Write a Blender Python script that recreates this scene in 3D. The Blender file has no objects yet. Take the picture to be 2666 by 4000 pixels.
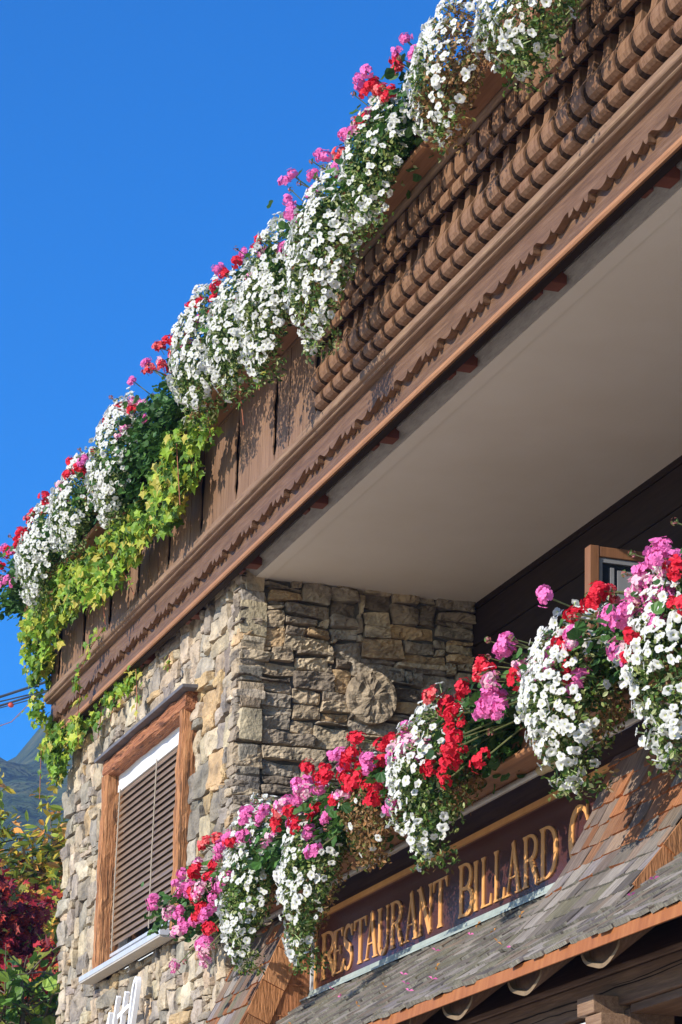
import bpy, math, random
import numpy as np
from mathutils import Vector, Matrix, noise as MN

random.seed(7); rng = np.random.default_rng(7)
sc = bpy.context.scene
COL = bpy.context.scene.collection
R = math.radians

# ------------------------------------------------------------------ camera, sky, sun, exposure
# heights are measured from the camera's eye: the ground lies at z = -1.6
GZ = -1.6
def look(yaw, pit, rol):
    d = Vector((math.sin(yaw)*math.cos(pit), math.cos(yaw)*math.cos(pit), math.sin(pit)))
    r = Vector((math.cos(yaw), -math.sin(yaw), 0)); u = r.cross(d)
    c, s = math.cos(rol), math.sin(rol)
    r2 = c*r+s*u; u2 = -s*r+c*u
    m = Matrix((r2, u2, -d)).transposed()
    return m.to_4x4()
cam = bpy.data.cameras.new('camera'); camo = bpy.data.objects.new('camera', cam); COL.objects.link(camo)
cam.sensor_fit = 'VERTICAL'; cam.sensor_height = 36; cam.lens = 36*11347.4/4000
cam.clip_start = 0.1; cam.clip_end = 8000
camo.matrix_world = look(-1.25672422, 0.31572645, 0.02883292)
sc.camera = camo

SUN = Vector((0.36, -1.0, 0.49)).normalized()          # direction towards the sun
sun_el = math.asin(SUN.z)
w = bpy.data.worlds.new('World'); sc.world = w; w.use_nodes = True
nt = w.node_tree; bg = nt.nodes['Background']
sky = nt.nodes.new('ShaderNodeTexSky'); sky.sky_type = 'NISHITA'; sky.sun_disc = False
sky.sun_elevation = sun_el; sky.sun_rotation = math.atan2(SUN.x, SUN.y)
sky.altitude = 1200; sky.air_density = 1.0; sky.dust_density = 0.15; sky.ozone_density = 4.0
hs = nt.nodes.new('ShaderNodeHueSaturation'); hs.inputs['Saturation'].default_value = 1.5; hs.inputs['Hue'].default_value = .510; hs.inputs['Value'].default_value = 1.18
nt.links.new(sky.outputs[0], hs.inputs['Color']); nt.links.new(hs.outputs[0], bg.inputs[0])
bg.inputs[1].default_value = 0.15
sl = bpy.data.lights.new('sun', 'SUN'); so = bpy.data.objects.new('sun', sl); COL.objects.link(so)
sl.energy = 5.0; sl.angle = R(0.5); sl.color = (1.0, 0.93, 0.82)
so.rotation_euler = SUN.to_track_quat('Z', 'Y').to_euler()
vs = sc.view_settings; vs.view_transform = 'Standard'; vs.look = 'None'; vs.gamma = 1.0; vs.exposure = 0.42; vs.use_curve_mapping = False

# ------------------------------------------------------------------ materials
MATS = {}
def mk(name, c1, c2=None, scale=6.0, stretch=(1, 1, 1), rough=0.7, bump=0.3, bscale=30.0, attr=False, trans=0.0,
       c3=None, detail=6.0, spec=0.3, bdist=0.01, metal=0.0, tint=None, cracks=None):
    if name in MATS: return MATS[name]
    m = bpy.data.materials.new(name); m.use_nodes = True; MATS[name] = m
    t = m.node_tree; N = t.nodes; L = t.links; b = N['Principled BSDF']
    b.inputs['Roughness'].default_value = rough; b.inputs['Specular IOR Level'].default_value = spec
    b.inputs['Metallic'].default_value = metal
    tc = N.new('ShaderNodeTexCoord'); mp = N.new('ShaderNodeMapping'); mp.inputs['Scale'].default_value = stretch
    L.new(tc.outputs['Object'], mp.inputs[0])
    n1 = N.new('ShaderNodeTexNoise'); n1.inputs['Scale'].default_value = scale; n1.inputs['Detail'].default_value = detail
    n1.inputs['Roughness'].default_value = 0.62
    L.new(mp.outputs[0], n1.inputs['Vector'])
    cr = N.new('ShaderNodeValToRGB'); e = cr.color_ramp.elements
    c2 = c2 or c1
    e[0].position = 0.33; e[0].color = (*c1, 1); e[1].position = 0.67; e[1].color = (*c2, 1)
    if c3: q = cr.color_ramp.elements.new(0.5); q.color = (*c3, 1)
    L.new(n1.outputs['Fac'], cr.inputs[0]); col = cr.outputs[0]
    if attr:
        at = N.new('ShaderNodeVertexColor'); at.layer_name = 'Col'
        mx = N.new('ShaderNodeMix'); mx.data_type = 'RGBA'; mx.blend_type = 'MULTIPLY'; mx.inputs[0].default_value = 1
        L.new(col, mx.inputs[6]); L.new(at.outputs[0], mx.inputs[7]); col = mx.outputs[2]
    if cracks:
        n3 = N.new('ShaderNodeTexNoise'); n3.inputs['Scale'].default_value = cracks[0]; n3.inputs['Detail'].default_value = 3
        mp3 = N.new('ShaderNodeMapping'); mp3.inputs['Scale'].default_value = cracks[1]; L.new(tc.outputs['Object'], mp3.inputs[0])
        L.new(mp3.outputs[0], n3.inputs['Vector'])
        r3 = N.new('ShaderNodeValToRGB'); r3.color_ramp.elements[0].position = cracks[2]; r3.color_ramp.elements[0].color = (cracks[3],)*3+(1,)
        r3.color_ramp.elements[1].position = cracks[2]+0.08; r3.color_ramp.elements[1].color = (1, 1, 1, 1)
        L.new(n3.outputs['Fac'], r3.inputs[0])
        mx3 = N.new('ShaderNodeMix'); mx3.data_type = 'RGBA'; mx3.blend_type = 'MULTIPLY'; mx3.inputs[0].default_value = 1
        L.new(col, mx3.inputs[6]); L.new(r3.outputs[0], mx3.inputs[7]); col = mx3.outputs[2]
    L.new(col, b.inputs['Base Color'])
    if bump:
        n2 = N.new('ShaderNodeTexNoise'); n2.inputs['Scale'].default_value = bscale; n2.inputs['Detail'].default_value = 8
        L.new(mp.outputs[0], n2.inputs['Vector'])
        bp = N.new('ShaderNodeBump'); bp.inputs['Strength'].default_value = bump; bp.inputs['Distance'].default_value = bdist
        L.new(n2.outputs['Fac'], bp.inputs['Height']); L.new(bp.outputs[0], b.inputs['Normal'])
    if trans:
        out = N['Material Output']; tr = N.new('ShaderNodeBsdfTranslucent'); ms = N.new('ShaderNodeMixShader')
        ms.inputs[0].default_value = trans
        L.new(col, tr.inputs[0]); L.new(b.outputs[0], ms.inputs[1]); L.new(tr.outputs[0], ms.inputs[2]); L.new(ms.outputs[0], out.inputs[0])
    return m

WX, WZ = (0.9, 14, 14), (14, 14, 0.9)       # grain along x / along z
stone = mk('rubble_stone', (.22, .20, .175), (.55, .475, .37), 9, rough=.92, bump=.9, bscale=42, attr=True, c3=(.40, .35, .28), bdist=.014)
stone_dk = mk('ledge_stone', (.24, .205, .165), (.62, .53, .41), 7, rough=.95, bump=.9, bscale=30, attr=True, c3=(.46, .395, .31), bdist=.02, stretch=(1, 1, 1.7))
mortar = mk('dark_mortar', (.06, .055, .05), (.11, .1, .085), 20, bump=.6)
wood_f = mk('brown_fascia_wood', (.10, .052, .027), (.185, .105, .06), 5, WX, rough=.5, bump=.3, bscale=14, c3=(.142, .075, .04))
wood_m = mk('orange_moulding_wood', (.30, .135, .06), (.40, .2, .1), 5, WX, rough=.5, bump=.15, bscale=14)
wood_d = mk('weathered_moulding_wood', (.16, .092, .05), (.28, .18, .105), 6, WX, rough=.7, bump=.35, bscale=16, c3=(.22, .132, .083))
wood_p = mk('brown_plank_wood', (.15, .082, .046), (.25, .148, .09), 4, WZ, rough=.6, bump=.3, bscale=14, c3=(.195, .11, .064), attr=True)
wood_b = mk('carved_baluster_wood', (.13, .06, .027), (.25, .14, .078), 4, WZ, rough=.55, bump=.3, bscale=14, c3=(.205, .108, .056))
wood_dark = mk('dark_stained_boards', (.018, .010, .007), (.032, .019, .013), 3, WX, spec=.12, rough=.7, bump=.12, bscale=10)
wood_box = mk('planter_wood', (.21, .095, .045), (.29, .14, .07), 4, WX, rough=.5, bump=.15, bscale=12)
wood_red = mk('joist_wood', (.12, .035, .02), (.19, .06, .035), 6, rough=.7)
wood_old = mk('old_oak', (.26, .105, .04), (.50, .25, .11), 5, WZ, rough=.75, bump=.9, bscale=8, c3=(.40, .175, .07), cracks=(6, (9, 9, .8), .36, .3), bdist=.02)
wood_oldx = mk('old_oak_lintel', (.20, .075, .035), (.44, .19, .085), 6, WX, rough=.75, bump=.9, bscale=8, c3=(.33, .125, .055), cracks=(5, (1.2, 8, 8), .36, .4), bdist=.02)
wood_log = mk('canopy_timber', (.085, .05, .03), (.17, .105, .065), 4, WX, rough=.7, bump=.3, bscale=10, c3=(.12, .07, .042))
log_end = mk('sapwood', (.14, .095, .055), (.24, .17, .10), 12, rough=.8)
log_heart = mk('heartwood', (.055, .03, .018), (.12, .065, .035), 14, rough=.8)
shingle = mk('larch_shingle', (.55, .52, .49), (1.25, 1.22, 1.18), 7, (16, 1.6, 1.6), rough=.85, spec=.15, bump=.7, bscale=16, attr=True, c3=(.9, .88, .86), bdist=.01)
copper = mk('aged_copper', (.25, .085, .025), (.36, .14, .045), 4, (6, 1, 1), rough=.55, bump=.1, spec=.2, c3=(.31, .11, .034))
patina = mk('patina_metal', (.25, .30, .28), (.36, .41, .38), 10, rough=.5, bump=.2, spec=.5)
plaster = mk('white_plaster', (.84, .75, .62), (.90, .82, .70), 1.1, rough=.9, bump=.25, bscale=60, bdist=.003)
concrete = mk('raw_concrete', (.30, .28, .25), (.42, .39, .35), 14, (.6, 3, 3), rough=.95, bump=.9, bscale=40)
slate = mk('slate_cap', (.10, .095, .10), (.16, .15, .16), 8, rough=.6, bump=.3)
alu = mk('grey_aluminium', (.42, .44, .47), (.5, .52, .55), 12, rough=.35, bump=.05, spec=.5)
alu_b = mk('beige_aluminium', (.42, .38, .32), (.48, .44, .38), 12, rough=.5, bump=.05)
white_p = mk('white_paint', (.66, .68, .68), (.76, .77, .76), 5, (1, 1, 1), rough=.45, bump=.06)
white_s = mk('white_sign_lacquer', (.82, .82, .82), (.86, .86, .86), 8, rough=.4, bump=0)
slat_m = mk('bronze_slat', (.16, .108, .066), (.25, .175, .115), 5, (1, 6, 6), rough=.38, bump=.05, spec=.5)
cord_m = mk('beige_cord', (.34, .29, .22), (.4, .34, .27), 20, rough=.8)
glass = mk('dark_pane', (.02, .026, .035), (.03, .038, .05), 2, rough=.08, bump=0, spec=.6)
grey_fr = mk('grey_window_frame', (.2, .2, .21), (.25, .25, .26), 6, rough=.5, bump=.05)
casing = mk('casement_wood', (.19, .085, .04), (.25, .115, .055), 4, WZ, rough=.45, bump=.1)
sign_m = mk('aubergine_sign_board', (.062, .021, .018), (.08, .03, .026), 3, rough=.2, bump=.02, spec=.55)
gold = mk('gold_letter_paint', (.62, .29, .085), (.74, .37, .12), 14, rough=.38, bump=.1, spec=.5)
pipe_m = mk('grey_pipe', (.36, .34, .31), (.43, .41, .38), 10, rough=.3, bump=.05, spec=.5)
brass = mk('yellowed_coupling', (.38, .30, .15), (.46, .37, .2), 10, rough=.45, bump=.05)
leaf = mk('foliage_leaf', (.85, .85, .85), (1.15, 1.15, 1.15), 30, rough=.5, bump=0, attr=True, trans=.34, spec=.35)
petal = mk('petunia_petal', (.64, .64, .59), (.72, .72, .68), 30, rough=.6, bump=0, trans=.3, spec=.2)
throat = mk('petunia_throat', (.56, .56, .22), (.66, .66, .36), 60, rough=.6, bump=0, trans=.3)
tube = mk('petunia_tube', (.45, .55, .2), (.55, .62, .32), 60, rough=.6, bump=0, trans=.3)
g_red = mk('red_geranium_petal', (.62, .012, .03), (.78, .03, .06), 40, rough=.55, bump=0, trans=.3, spec=.25)
g_pink = mk('pink_geranium_petal', (.80, .13, .42), (.88, .26, .56), 40, rough=.55, bump=0, trans=.3, spec=.25)
g_salm = mk('salmon_geranium_petal', (.72, .10, .10), (.85, .22, .2), 40, rough=.55, bump=0, trans=.3, spec=.25)
g_pale = mk('pale_geranium_petal', (.78, .42, .50), (.86, .6, .64), 40, rough=.55, bump=0, trans=.3, spec=.25)
stem_m = mk('green_stem', (.12, .16, .05), (.2, .2, .08), 20, rough=.7, bump=0)
stem_r = mk('red_vine_stem', (.30, .09, .05), (.36, .14, .07), 20, rough=.7, bump=0)
bark = mk('grey_bark', (.10, .075, .055), (.2, .16, .12), 14, (1, 1, .3), rough=.95, bump=.8)
paving = mk('pale_paving', (.62, .50, .35), (.70, .57, .41), 1.5, rough=.9, bump=.2)
cable_m = mk('steel_cable', (.05, .055, .065), (.08, .085, .09), 4, rough=.5, bump=0)
ball_m = mk('red_marker', (.55, .06, .03), (.62, .09, .05), 8, rough=.5, bump=0)
soil = mk('soil', (.03, .02, .012), (.05, .035, .02), 20, rough=1)

# ------------------------------------------------------------------ mesh helpers
class MB:
    def __init__(s): s.v = []; s.f = []; s.m = []; s.c = []; s.n = 0
    def add(s, vs, fs, mat=0, col=(1, 1, 1)):
        vs = np.asarray(vs, float); s.v.append(vs); o = s.n
        for k, f in enumerate(fs):
            s.f.append([o+i for i in f])
            s.m.append(mat[k] if isinstance(mat, (list, tuple)) else mat)
            s.c.append(col[k] if isinstance(col, list) else col)
        s.n += len(vs); return s
    def box(s, x0, x1, y0, y1, z0, z1, mat=0, col=(1, 1, 1), M=None):
        v = np.array([(x, y, z) for z in (z0, z1) for y in (y0, y1) for x in (x0, x1)], float)
        if M is not None: v = v @ np.array(M.to_3x3()).T + np.array(M.translation)
        return s.add(v, [(0, 2, 3, 1), (4, 5, 7, 6), (0, 1, 5, 4), (2, 6, 7, 3), (0, 4, 6, 2), (1, 3, 7, 5)], mat, col)
    def prism(s, poly, axis, a, b, mat=0, col=(1, 1, 1)):
        # poly in the two other axes (order xyz minus axis), extruded from a to b
        n = len(poly); ar = sum(poly[i][0]*poly[(i+1) % n][1]-poly[(i+1) % n][0]*poly[i][1] for i in range(n))
        if ar < 0: poly = poly[::-1]
        P = []
        for q in (a, b):
            for (u, v) in poly:
                P.append({'x': (q, u, v), 'y': (u, q, v), 'z': (u, v, q)}[axis])
        lo, hi = list(range(n)), list(range(n, 2*n))
        flip = (axis == 'y')
        F = [lo[::-1] if not flip else lo, hi if not flip else hi[::-1]]
        for i in range(n):
            j = (i+1) % n; q = [i, j, n+j, n+i]
            F.append(q if not flip else q[::-1])
        if a > b: F = [f[::-1] for f in F]
        return s.add(P, F, mat, col)
    def tube(s, pts, r, seg=8, mat=0, col=(1, 1, 1), cap=True):
        pts = [Vector(p) for p in pts]; n = len(pts); rr = r if isinstance(r, (list, tuple)) else [r]*n
        V = []; F = []
        for i, p in enumerate(pts):
            t = (pts[min(i+1, n-1)]-pts[max(i-1, 0)]).normalized()
            a = t.cross(Vector((0, 0, 1)))
            if a.length < .05: a = t.cross(Vector((0, 1, 0)))
            a.normalize(); b = t.cross(a)
            for k in range(seg):
                an = 2*math.pi*k/seg; V.append(p+rr[i]*(math.cos(an)*a+math.sin(an)*b))
        for i in range(n-1):
            for k in range(seg):
                k2 = (k+1) % seg; F.append((i*seg+k, i*seg+k2, (i+1)*seg+k2, (i+1)*seg+k))
        if cap: F.append(list(range(seg))[::-1]); F.append([(n-1)*seg+k for k in range(seg)])
        return s.add([tuple(v) for v in V], F, mat, col)
    def mesh(s, name, mats, off=(0, 0, 0), smooth=False):
        me = bpy.data.meshes.new(name)
        V = np.concatenate(s.v)-np.array(off)
        me.from_pydata(V.tolist(), [], s.f)
        for m in (mats if isinstance(mats, (list, tuple)) else [mats]): me.materials.append(m)
        me.polygons.foreach_set('material_index', s.m)
        ca = me.color_attributes.new('Col', 'FLOAT_COLOR', 'CORNER')
        lt = np.array([len(f) for f in s.f]); cc = np.ones((len(s.f), 4)); cc[:, :3] = np.array(s.c)
        ca.data.foreach_set('color', np.repeat(cc, lt, axis=0).ravel())
        if smooth: me.polygons.foreach_set('use_smooth', [True]*len(s.f))
        me.update(); return me
    def build(s, name, mats, parent=None, off=None, smooth=False, bevel=0):
        base = Vector(off) if off is not None else Vector((0, 0, 0))
        o = bpy.data.objects.new(name, s.mesh(name, mats, base, smooth)); COL.objects.link(o)
        o.location = base-world_of(parent) if parent else base
        if parent: o.parent = parent
        if bevel:
            md = o.modifiers.new('bevel', 'BEVEL'); md.width = bevel; md.segments = 2; md.limit_method = 'ANGLE'; md.angle_limit = R(35)
        return o
def world_of(o):
    p = Vector((0, 0, 0))
    while o: p = p+o.location; o = o.parent
    return p
def tag(o, label=None, cat=None, group=None, kind=None):
    if label: o['label'] = label
    if cat: o['category'] = cat
    if group: o['group'] = group
    if kind: o['kind'] = kind
    return o
def thing(name, label, cat, loc, group=None):
    o = bpy.data.objects.new(name, None); COL.objects.link(o); o.location = loc; o.empty_display_size = .2
    return tag(o, label, cat, group)
def scatter(mb, tv, tf, pos, nrm, scale, cols, spin=None, mat=0, up=None):
    # copies of a small template (xy = leaf plane, +x = tip, +z = normal) at pos, facing nrm
    n = len(pos); nrm = nrm/np.linalg.norm(nrm, axis=1, keepdims=True)
    if up is None: up = rng.normal(size=(n, 3))
    t = up-(up*nrm).sum(1, keepdims=True)*nrm; t /= np.linalg.norm(t, axis=1, keepdims=True)+1e-9
    b = np.cross(nrm, t); tv = np.asarray(tv, float)
    V = pos[:, None, :]+scale[:, None, None]*(tv[None, :, 0, None]*t[:, None, :]+tv[None, :, 1, None]*b[:, None, :]+tv[None, :, 2, None]*nrm[:, None, :])
    k = len(tv); o = mb.n; mb.v.append(V.reshape(-1, 3))
    for i in range(n):
        q = o+i*k; c = tuple(cols[i])
        for f in tf: mb.f.append([q+a for a in f]); mb.m.append(mat); mb.c.append(c)
    mb.n += n*k

# ------------------------------------------------------------------ ground, far slope
g = MB(); g.box(-960, 59, -300, 740, GZ-1, GZ)
tag(g.build('ground', paving), kind='structure')
gm = MB()
NA, NR = 170, 60
az = np.linspace(R(-12), R(45), NA); rad = np.linspace(170, 950, NR)
V = []
def ridge(a):
    d = math.degrees(a)
    t = .225+.020*(d-11.0) if d < 13.5 else .275+.012*(d-13.5)
    t = max(.06, min(.30, t))
    return t*750+5*MN.noise((d*.9, 0, 0))+1.8*MN.noise((d*4.1, 3, 0))
for i, a in enumerate(az):
    hr = ridge(a)
    for j, r_ in enumerate(rad):
        u = (r_-170)/(750-170)
        x, y = -r_*math.cos(a), r_*math.sin(a)
        h = hr*(min(u, 1)**.9) if u <= 1 else hr*(1-.5*(u-1))
        env = math.sin(min(u, 1)*math.pi)
        h += .5*env*(38*MN.noise((math.degrees(a)*.42, u*1.3, 1.7))+16*MN.noise((math.degrees(a)*1.5+u*2, u*3, 4))+7*MN.noise((x*.04, y*.04, 2)))
        V.append((x, y, GZ+h))
F = [(i*NR+j, (i+1)*NR+j, (i+1)*NR+j+1, i*NR+j+1) for i in range(NA-1) for j in range(NR-1)]
gm.add(V, F)
hill_m = mk('forest_slope', (.014, .04, .018), (.14, .145, .06), .045, (1, 1, .55), rough=1, bump=1, bscale=.2, c3=(.05, .08, .035), detail=12, bdist=8)
mo = gm.build('mountain', hill_m, smooth=True); tag(mo, kind='structure')

# ------------------------------------------------------------------ the stone house
XC, YF, YW, ZS = -15.673, 4.5, 5.958, 4.915       # corner, stone front, timber wall, ceiling height
X0, XE = -20.0, -7.2
house = thing('stone_house', 'rubble stone and dark timber house with carved balcony and shingled canopy', 'building', (XC, YF, GZ))

def stone_block(mb, c, half, n, seed, amp, rnd, col, jit, ax):
    # rough block: subdivided cuboid with rounded edges; ax maps local (u = along wall, d = out of wall, v = up)
    nu, nd, nv = n; faces = []; V = []; idx = {}
    du, dd, dv = half
    cj = {(a, b): (random.uniform(-jit, jit), random.uniform(-jit, jit)) for a in (-1, 1) for b in (-1, 1)}
    tilt = (random.uniform(-.09, .09), random.uniform(-.09, .09))
    def vert(i, j, k):
        key = (i, j, k)
        if key in idx: return idx[key]
        p = [(-1+2*i/nu)*du, (-1+2*j/nd)*dd, (-1+2*k/nv)*dv]
        inn = [max(-h+rnd, min(h-rnd, q)) if h > rnd else 0 for q, h in zip(p, half)]
        dl = Vector((p[0]-inn[0], p[1]-inn[1], p[2]-inn[2]))
        if dl.length > 1e-6: q = Vector(inn)+dl.normalized()*min(rnd, dl.length)
        else: q = Vector(p)
        a, b = q.x/du, q.z/dv
        jx = sum(cj[(s, t)][0]*(1+s*a)*(1+t*b)/4 for s in (-1, 1) for t in (-1, 1))
        jz = sum(cj[(s, t)][1]*(1+s*a)*(1+t*b)/4 for s in (-1, 1) for t in (-1, 1))
        q.x += jx; q.z += jz
        s0 = Vector((q.x*9+seed, q.y*9, q.z*12+seed*.37))
        dsp = amp*(MN.noise(s0)+.55*abs(MN.noise(s0*2.7))-.2+.3*MN.noise(s0*6.5))
        if q.y > 0: q.y += dsp+tilt[0]*q.x+tilt[1]*q.z
        q.x += .5*amp*MN.noise(s0+Vector((5, 2, 1))); q.z += .6*amp*MN.noise(s0+Vector((1, 8, 3)))
        P = ax(c, q); idx[key] = len(V); V.append(P); return idx[key]
    def grid(fn, a, b):
        for p in range(a):
            for q in range(b): faces.append([fn(p, q), fn(p+1, q), fn(p+1, q+1), fn(p, q+1)])
    grid(lambda p, q: vert(p, nd, q), nu, nv)                      # outer face
    grid(lambda p, q: vert(nu, p, q), nd, nv); grid(lambda p, q: vert(0, nd-p, q), nd, nv)
    grid(lambda p, q: vert(p, q, 0), nu, nd); grid(lambda p, q: vert(p, nd-q, nv), nu, nd)
    mb.add(V, faces, 0, col)

def pack(W, Hh, cw, ch, sizes, blocked=None):
    nx, ny = int(round(W/cw)), int(round(Hh/ch)); occ = np.zeros((ny, nx), bool); out = []
    if blocked is not None:
        for j in range(ny):
            for i in range(nx):
                if blocked((i+.5)*cw, (j+.5)*ch): occ[j, i] = True
    for j in range(ny):
        for i in range(nx):
            if occ[j, i]: continue
            a, b = random.choice(sizes)
            ww = 0
            while ww < a and i+ww < nx and not occ[j, i+ww]: ww += 1
            hh = 0
            while hh < b and j+hh < ny and not occ[j+hh, i:i+ww].any(): hh += 1
            occ[j:j+hh, i:i+ww] = True; out.append((i*cw, j*ch, ww*cw, hh*ch))
    return out
TONES = [(1.0, .93, .80)]*4+[(.78, .77, .76)]*4+[(.64, .63, .63)]*2+[(1.08, .86, .58)]+[(.55, .53, .52)]+[(.92, .84, .72)]*3+[(1.1, 1.04, .94)]*2
def tone(): 
    t = random.choice(TONES); k = random.uniform(.85, 1.12); return tuple(k*q*random.uniform(.97, 1.03) for q in t)
# front
ZB = -.2; WXA, WXB, WZA, WZB = -18.70, -16.62, 2.95, 4.47
def blk(u, v):
    x, z = X0+u, ZB+v
    return WXA-.01 < x < WXB-.02 and WZA < z < WZB-.03
mb = MB()
ax_f = lambda c, q: (c[0]+q.x, YF+.07-q.y, c[1]+q.z)
sizesF = [(5, 3), (4, 4), (6, 4), (4, 5), (3, 3), (5, 5), (7, 3), (3, 5), (4, 2), (6, 2), (3, 2), (2, 2), (5, 6), (8, 4), (4, 6), (5, 1), (4, 1), (6, 2), (7, 2), (3, 1), (5, 2), (4, 2)]
for (u, v, ww, hh) in pack(XC-X0, 5.12-ZB, .055, .034, sizesF, blk):
    if v+ZB < 1.9 and False: continue
    gap = .001
    c = (X0+u+ww/2, ZB+v+hh/2); low = v+ZB < 2.0
    stone_block(mb, c, (ww/2-gap/2, .07+random.uniform(-.014, .022), hh/2-gap/2), (4 if low else 7, 3, 4 if low else 7),
                random.uniform(0, 90), .020, min(.013, ww*.25, hh*.25), tone(), .017, ax_f)
mb2 = MB(); mb2.box(X0+.02, XC-.03, YF+.05, YF+.4, GZ, WZA); mb2.box(X0+.02, WXA, YF+.05, YF+.4, WZA, WZB); mb2.box(WXB, XC-.03, YF+.05, YF+.4, WZA, WZB)
mb2.box(X0+.02, XC-.03, YF+.05, YF+.4, WZB, 5.05); mb2.box(X0+.02, XC-.03, YF+.4, YW+.3, GZ, 5.05)
fw = mb.build('stone_wall', stone, house, smooth=False)
mb2.build('mortar', mortar, fw)
# return wall, flat ledges, with one round boulder
mb = MB(); DY, DZ = 5.298, 4.252
ax_s = lambda c, q: (XC-.06+q.y, c[0]+q.x, c[1]+q.z)
sizesS = [(11, 3), (9, 2), (6, 3), (7, 4), (13, 2), (5, 2), (10, 3), (6, 2), (14, 3), (8, 4), (4, 2), (7, 2), (5, 3), (6, 5), (11, 2), (9, 1), (6, 1), (12, 1), (8, 2), (10, 2), (5, 4), (7, 5)]
TS = [(1, .93, .8)]*3+[(.74, .72, .7)]*4+[(.6, .56, .52)]*3+[(1.0, .8, .56)]+[(.88, .8, .68)]*3+[(.42, .39, .37)]*2
for (u, v, ww, hh) in pack(YW-YF+.02, 4.93-1.6, .035, .029, sizesS, lambda u, v: math.hypot(YF-.02+u-DY, 1.6+v-DZ) < .135):
    t = random.choice(TS); k = random.uniform(.8, 1.12); gap = .005
    c = (YF-.02+u+ww/2, 1.6+v+hh/2)
    big = v > 1.0
    stone_block(mb, c, (ww/2-gap/2, 0.07+random.uniform(-.026, .026), hh/2-gap/2), (max(6, int(ww/.016)), 3, max(6, int(hh/.014))) if big else (6, 2, 5),
                random.uniform(0, 90), .024, min(.009, hh*.3), tuple(k*q for q in t), .011, ax_s)
Vd = []; Fd = []; nr, ns = 7, 40
for i in range(nr+1):
    for k in range(ns):
        a = 2*math.pi*k/ns; rr = .150*(1+.045*MN.noise((2*math.cos(a)+3, 2*math.sin(a), 1)))
        t = i/nr
        if t < .3: r2, dep = rr, .02+t/.3*.07
        else: r2, dep = rr*(1-((t-.3)/.7)**1.2)+.001, .09+.018*math.sin((t-.3)/.7*1.57)
        y, z = r2*math.cos(a), r2*math.sin(a)*1.06
        n_ = MN.noise((y*16+2, z*16, 4))*.022+MN.noise((y*45, z*45, 9))*.014 if t > .2 else 0
        Vd.append((XC-.062+dep+.035+n_, DY+y, DZ+z))
Fd = [(i*ns+k, i*ns+(k+1) % ns, (i+1)*ns+(k+1) % ns, (i+1)*ns+k) for i in range(nr) for k in range(ns)]
mb.box(XC-.09, XC-.02, DY-.2, DY+.2, DZ-.2, DZ+.2, 0, (.3, .28, .26)); mb.add(Vd, Fd, 0, (.74, .68, .60))
sw = mb.build('stone_wall', stone_dk, house, smooth=False)
# timber wall behind the terrace
mb = MB(); z = .6
while z < 5.9:
    hgt = .225
    mb.prism([(YW, z+.003), (YW+.05, z+.003), (YW+.05, z+hgt-.003), (YW, z+hgt-.003), (YW-.006, z+hgt-.010), (YW-.006, z+.010)], 'x', XC-.05, XE)
    z += hgt
mb.box(XC-.05, XE, YW+.04, YW+.2, GZ, 6.1)
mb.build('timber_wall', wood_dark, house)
# ceiling of the terrace (underside of the balcony slab) and its raw edge
mb = MB(); mb.box(XC-.02, XE, 4.652, YW+.03, ZS, ZS+.1)
mb.box(XC-.02, XE, 4.575, 4.651, ZS-.005, ZS+.1)
mb.build('ceiling', plaster, house)
mb = MB(); mb.prism([(4.574, ZS-.002), (4.512, ZS+.038), (4.512, ZS+.16), (4.574, ZS+.16)], 'x', XC-.02, XE)
mb.box(XC-.02, XE, 4.46, YW, 5.03, 5.12)
mb.build('slab_edge', concrete, house)
mb = MB()
mb.box(X0-.05, XE, 4.42, YW, 5.02, 5.028, 0)
mb.build('deck_boards', wood_dark, house)
# terrace floor on top of the canopy block
mb = MB(); mb.box(XC+.02, XE, 4.74, YW, 2.816, 2.9); mb.build('terrace_floor', mk('brown_floor_boards', (.06, .034, .02), (.09, .052, .03), 4, WX, spec=.1, rough=.8), house)

# ---- window in the stone wall
win = MB()
win.box(-18.60, -16.66, 4.625, 4.66, 3.03, 4.36)                     # white frame panel
win.box(-18.605, -18.55, 4.58, 4.625, 3.03, 4.36); win.box(-16.71, -16.66, 4.58, 4.625, 3.03, 4.36)
wn = win.build('window', white_p, house, off=(-17.65, 4.5, 3.0), bevel=.004)
gl = MB(); gl.box(-18.49, -16.76, 4.618, 4.622, 3.1, 4.3); gl.build('pane', glass, wn)
def rough_beam(x0, x1, y0, y1, z0, z1, axis, seed):
    b_ = MB(); n = 26; V = []; ring = 16
    for i in range(n+1):
        t = i/n
        for k in range(ring):
            a = 2*math.pi*(k+.5)/ring; cx = max(-1, min(1, 1.32*math.cos(a))); cy = max(-1, min(1, 1.32*math.sin(a)))
            e = .010*MN.noise((t*9+seed, cx*1.3, cy*1.3))+.006*MN.noise((t*30+seed, cx*3, cy*3))
            if axis == 'z': V.append(((x0+x1)/2+cx*((x1-x0)/2+e), (y0+y1)/2+cy*((y1-y0)/2+e), z0+t*(z1-z0)))
            else: V.append((x0+t*(x1-x0), (y0+y1)/2+cx*((y1-y0)/2+e), (z0+z1)/2+cy*((z1-z0)/2+e)))
    F = [(i*ring+k, i*ring+(k+1) % ring, (i+1)*ring+(k+1) % ring, (i+1)*ring+k) for i in range(n) for k in range(ring)]
    if axis == 'x': F = [f[::-1] for f in F]
    F += [list(range(ring))[::-1], [n*ring+k for k in range(ring)]]
    b_.add(V, F); return b_
rough_beam(-18.70, -18.59, 4.435, 4.60, 2.99, 4.325, 'z', 3).build('jamb', wood_old, wn)
rough_beam(-16.765, -16.655, 4.435, 4.60, 2.99, 4.335, 'z', 8).build('jamb', wood_old, wn)
rough_beam(-18.68, -16.60, 4.432, 4.60, 4.325, 4.435, 'x', 13).build('lintel', wood_oldx, wn)
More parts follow.
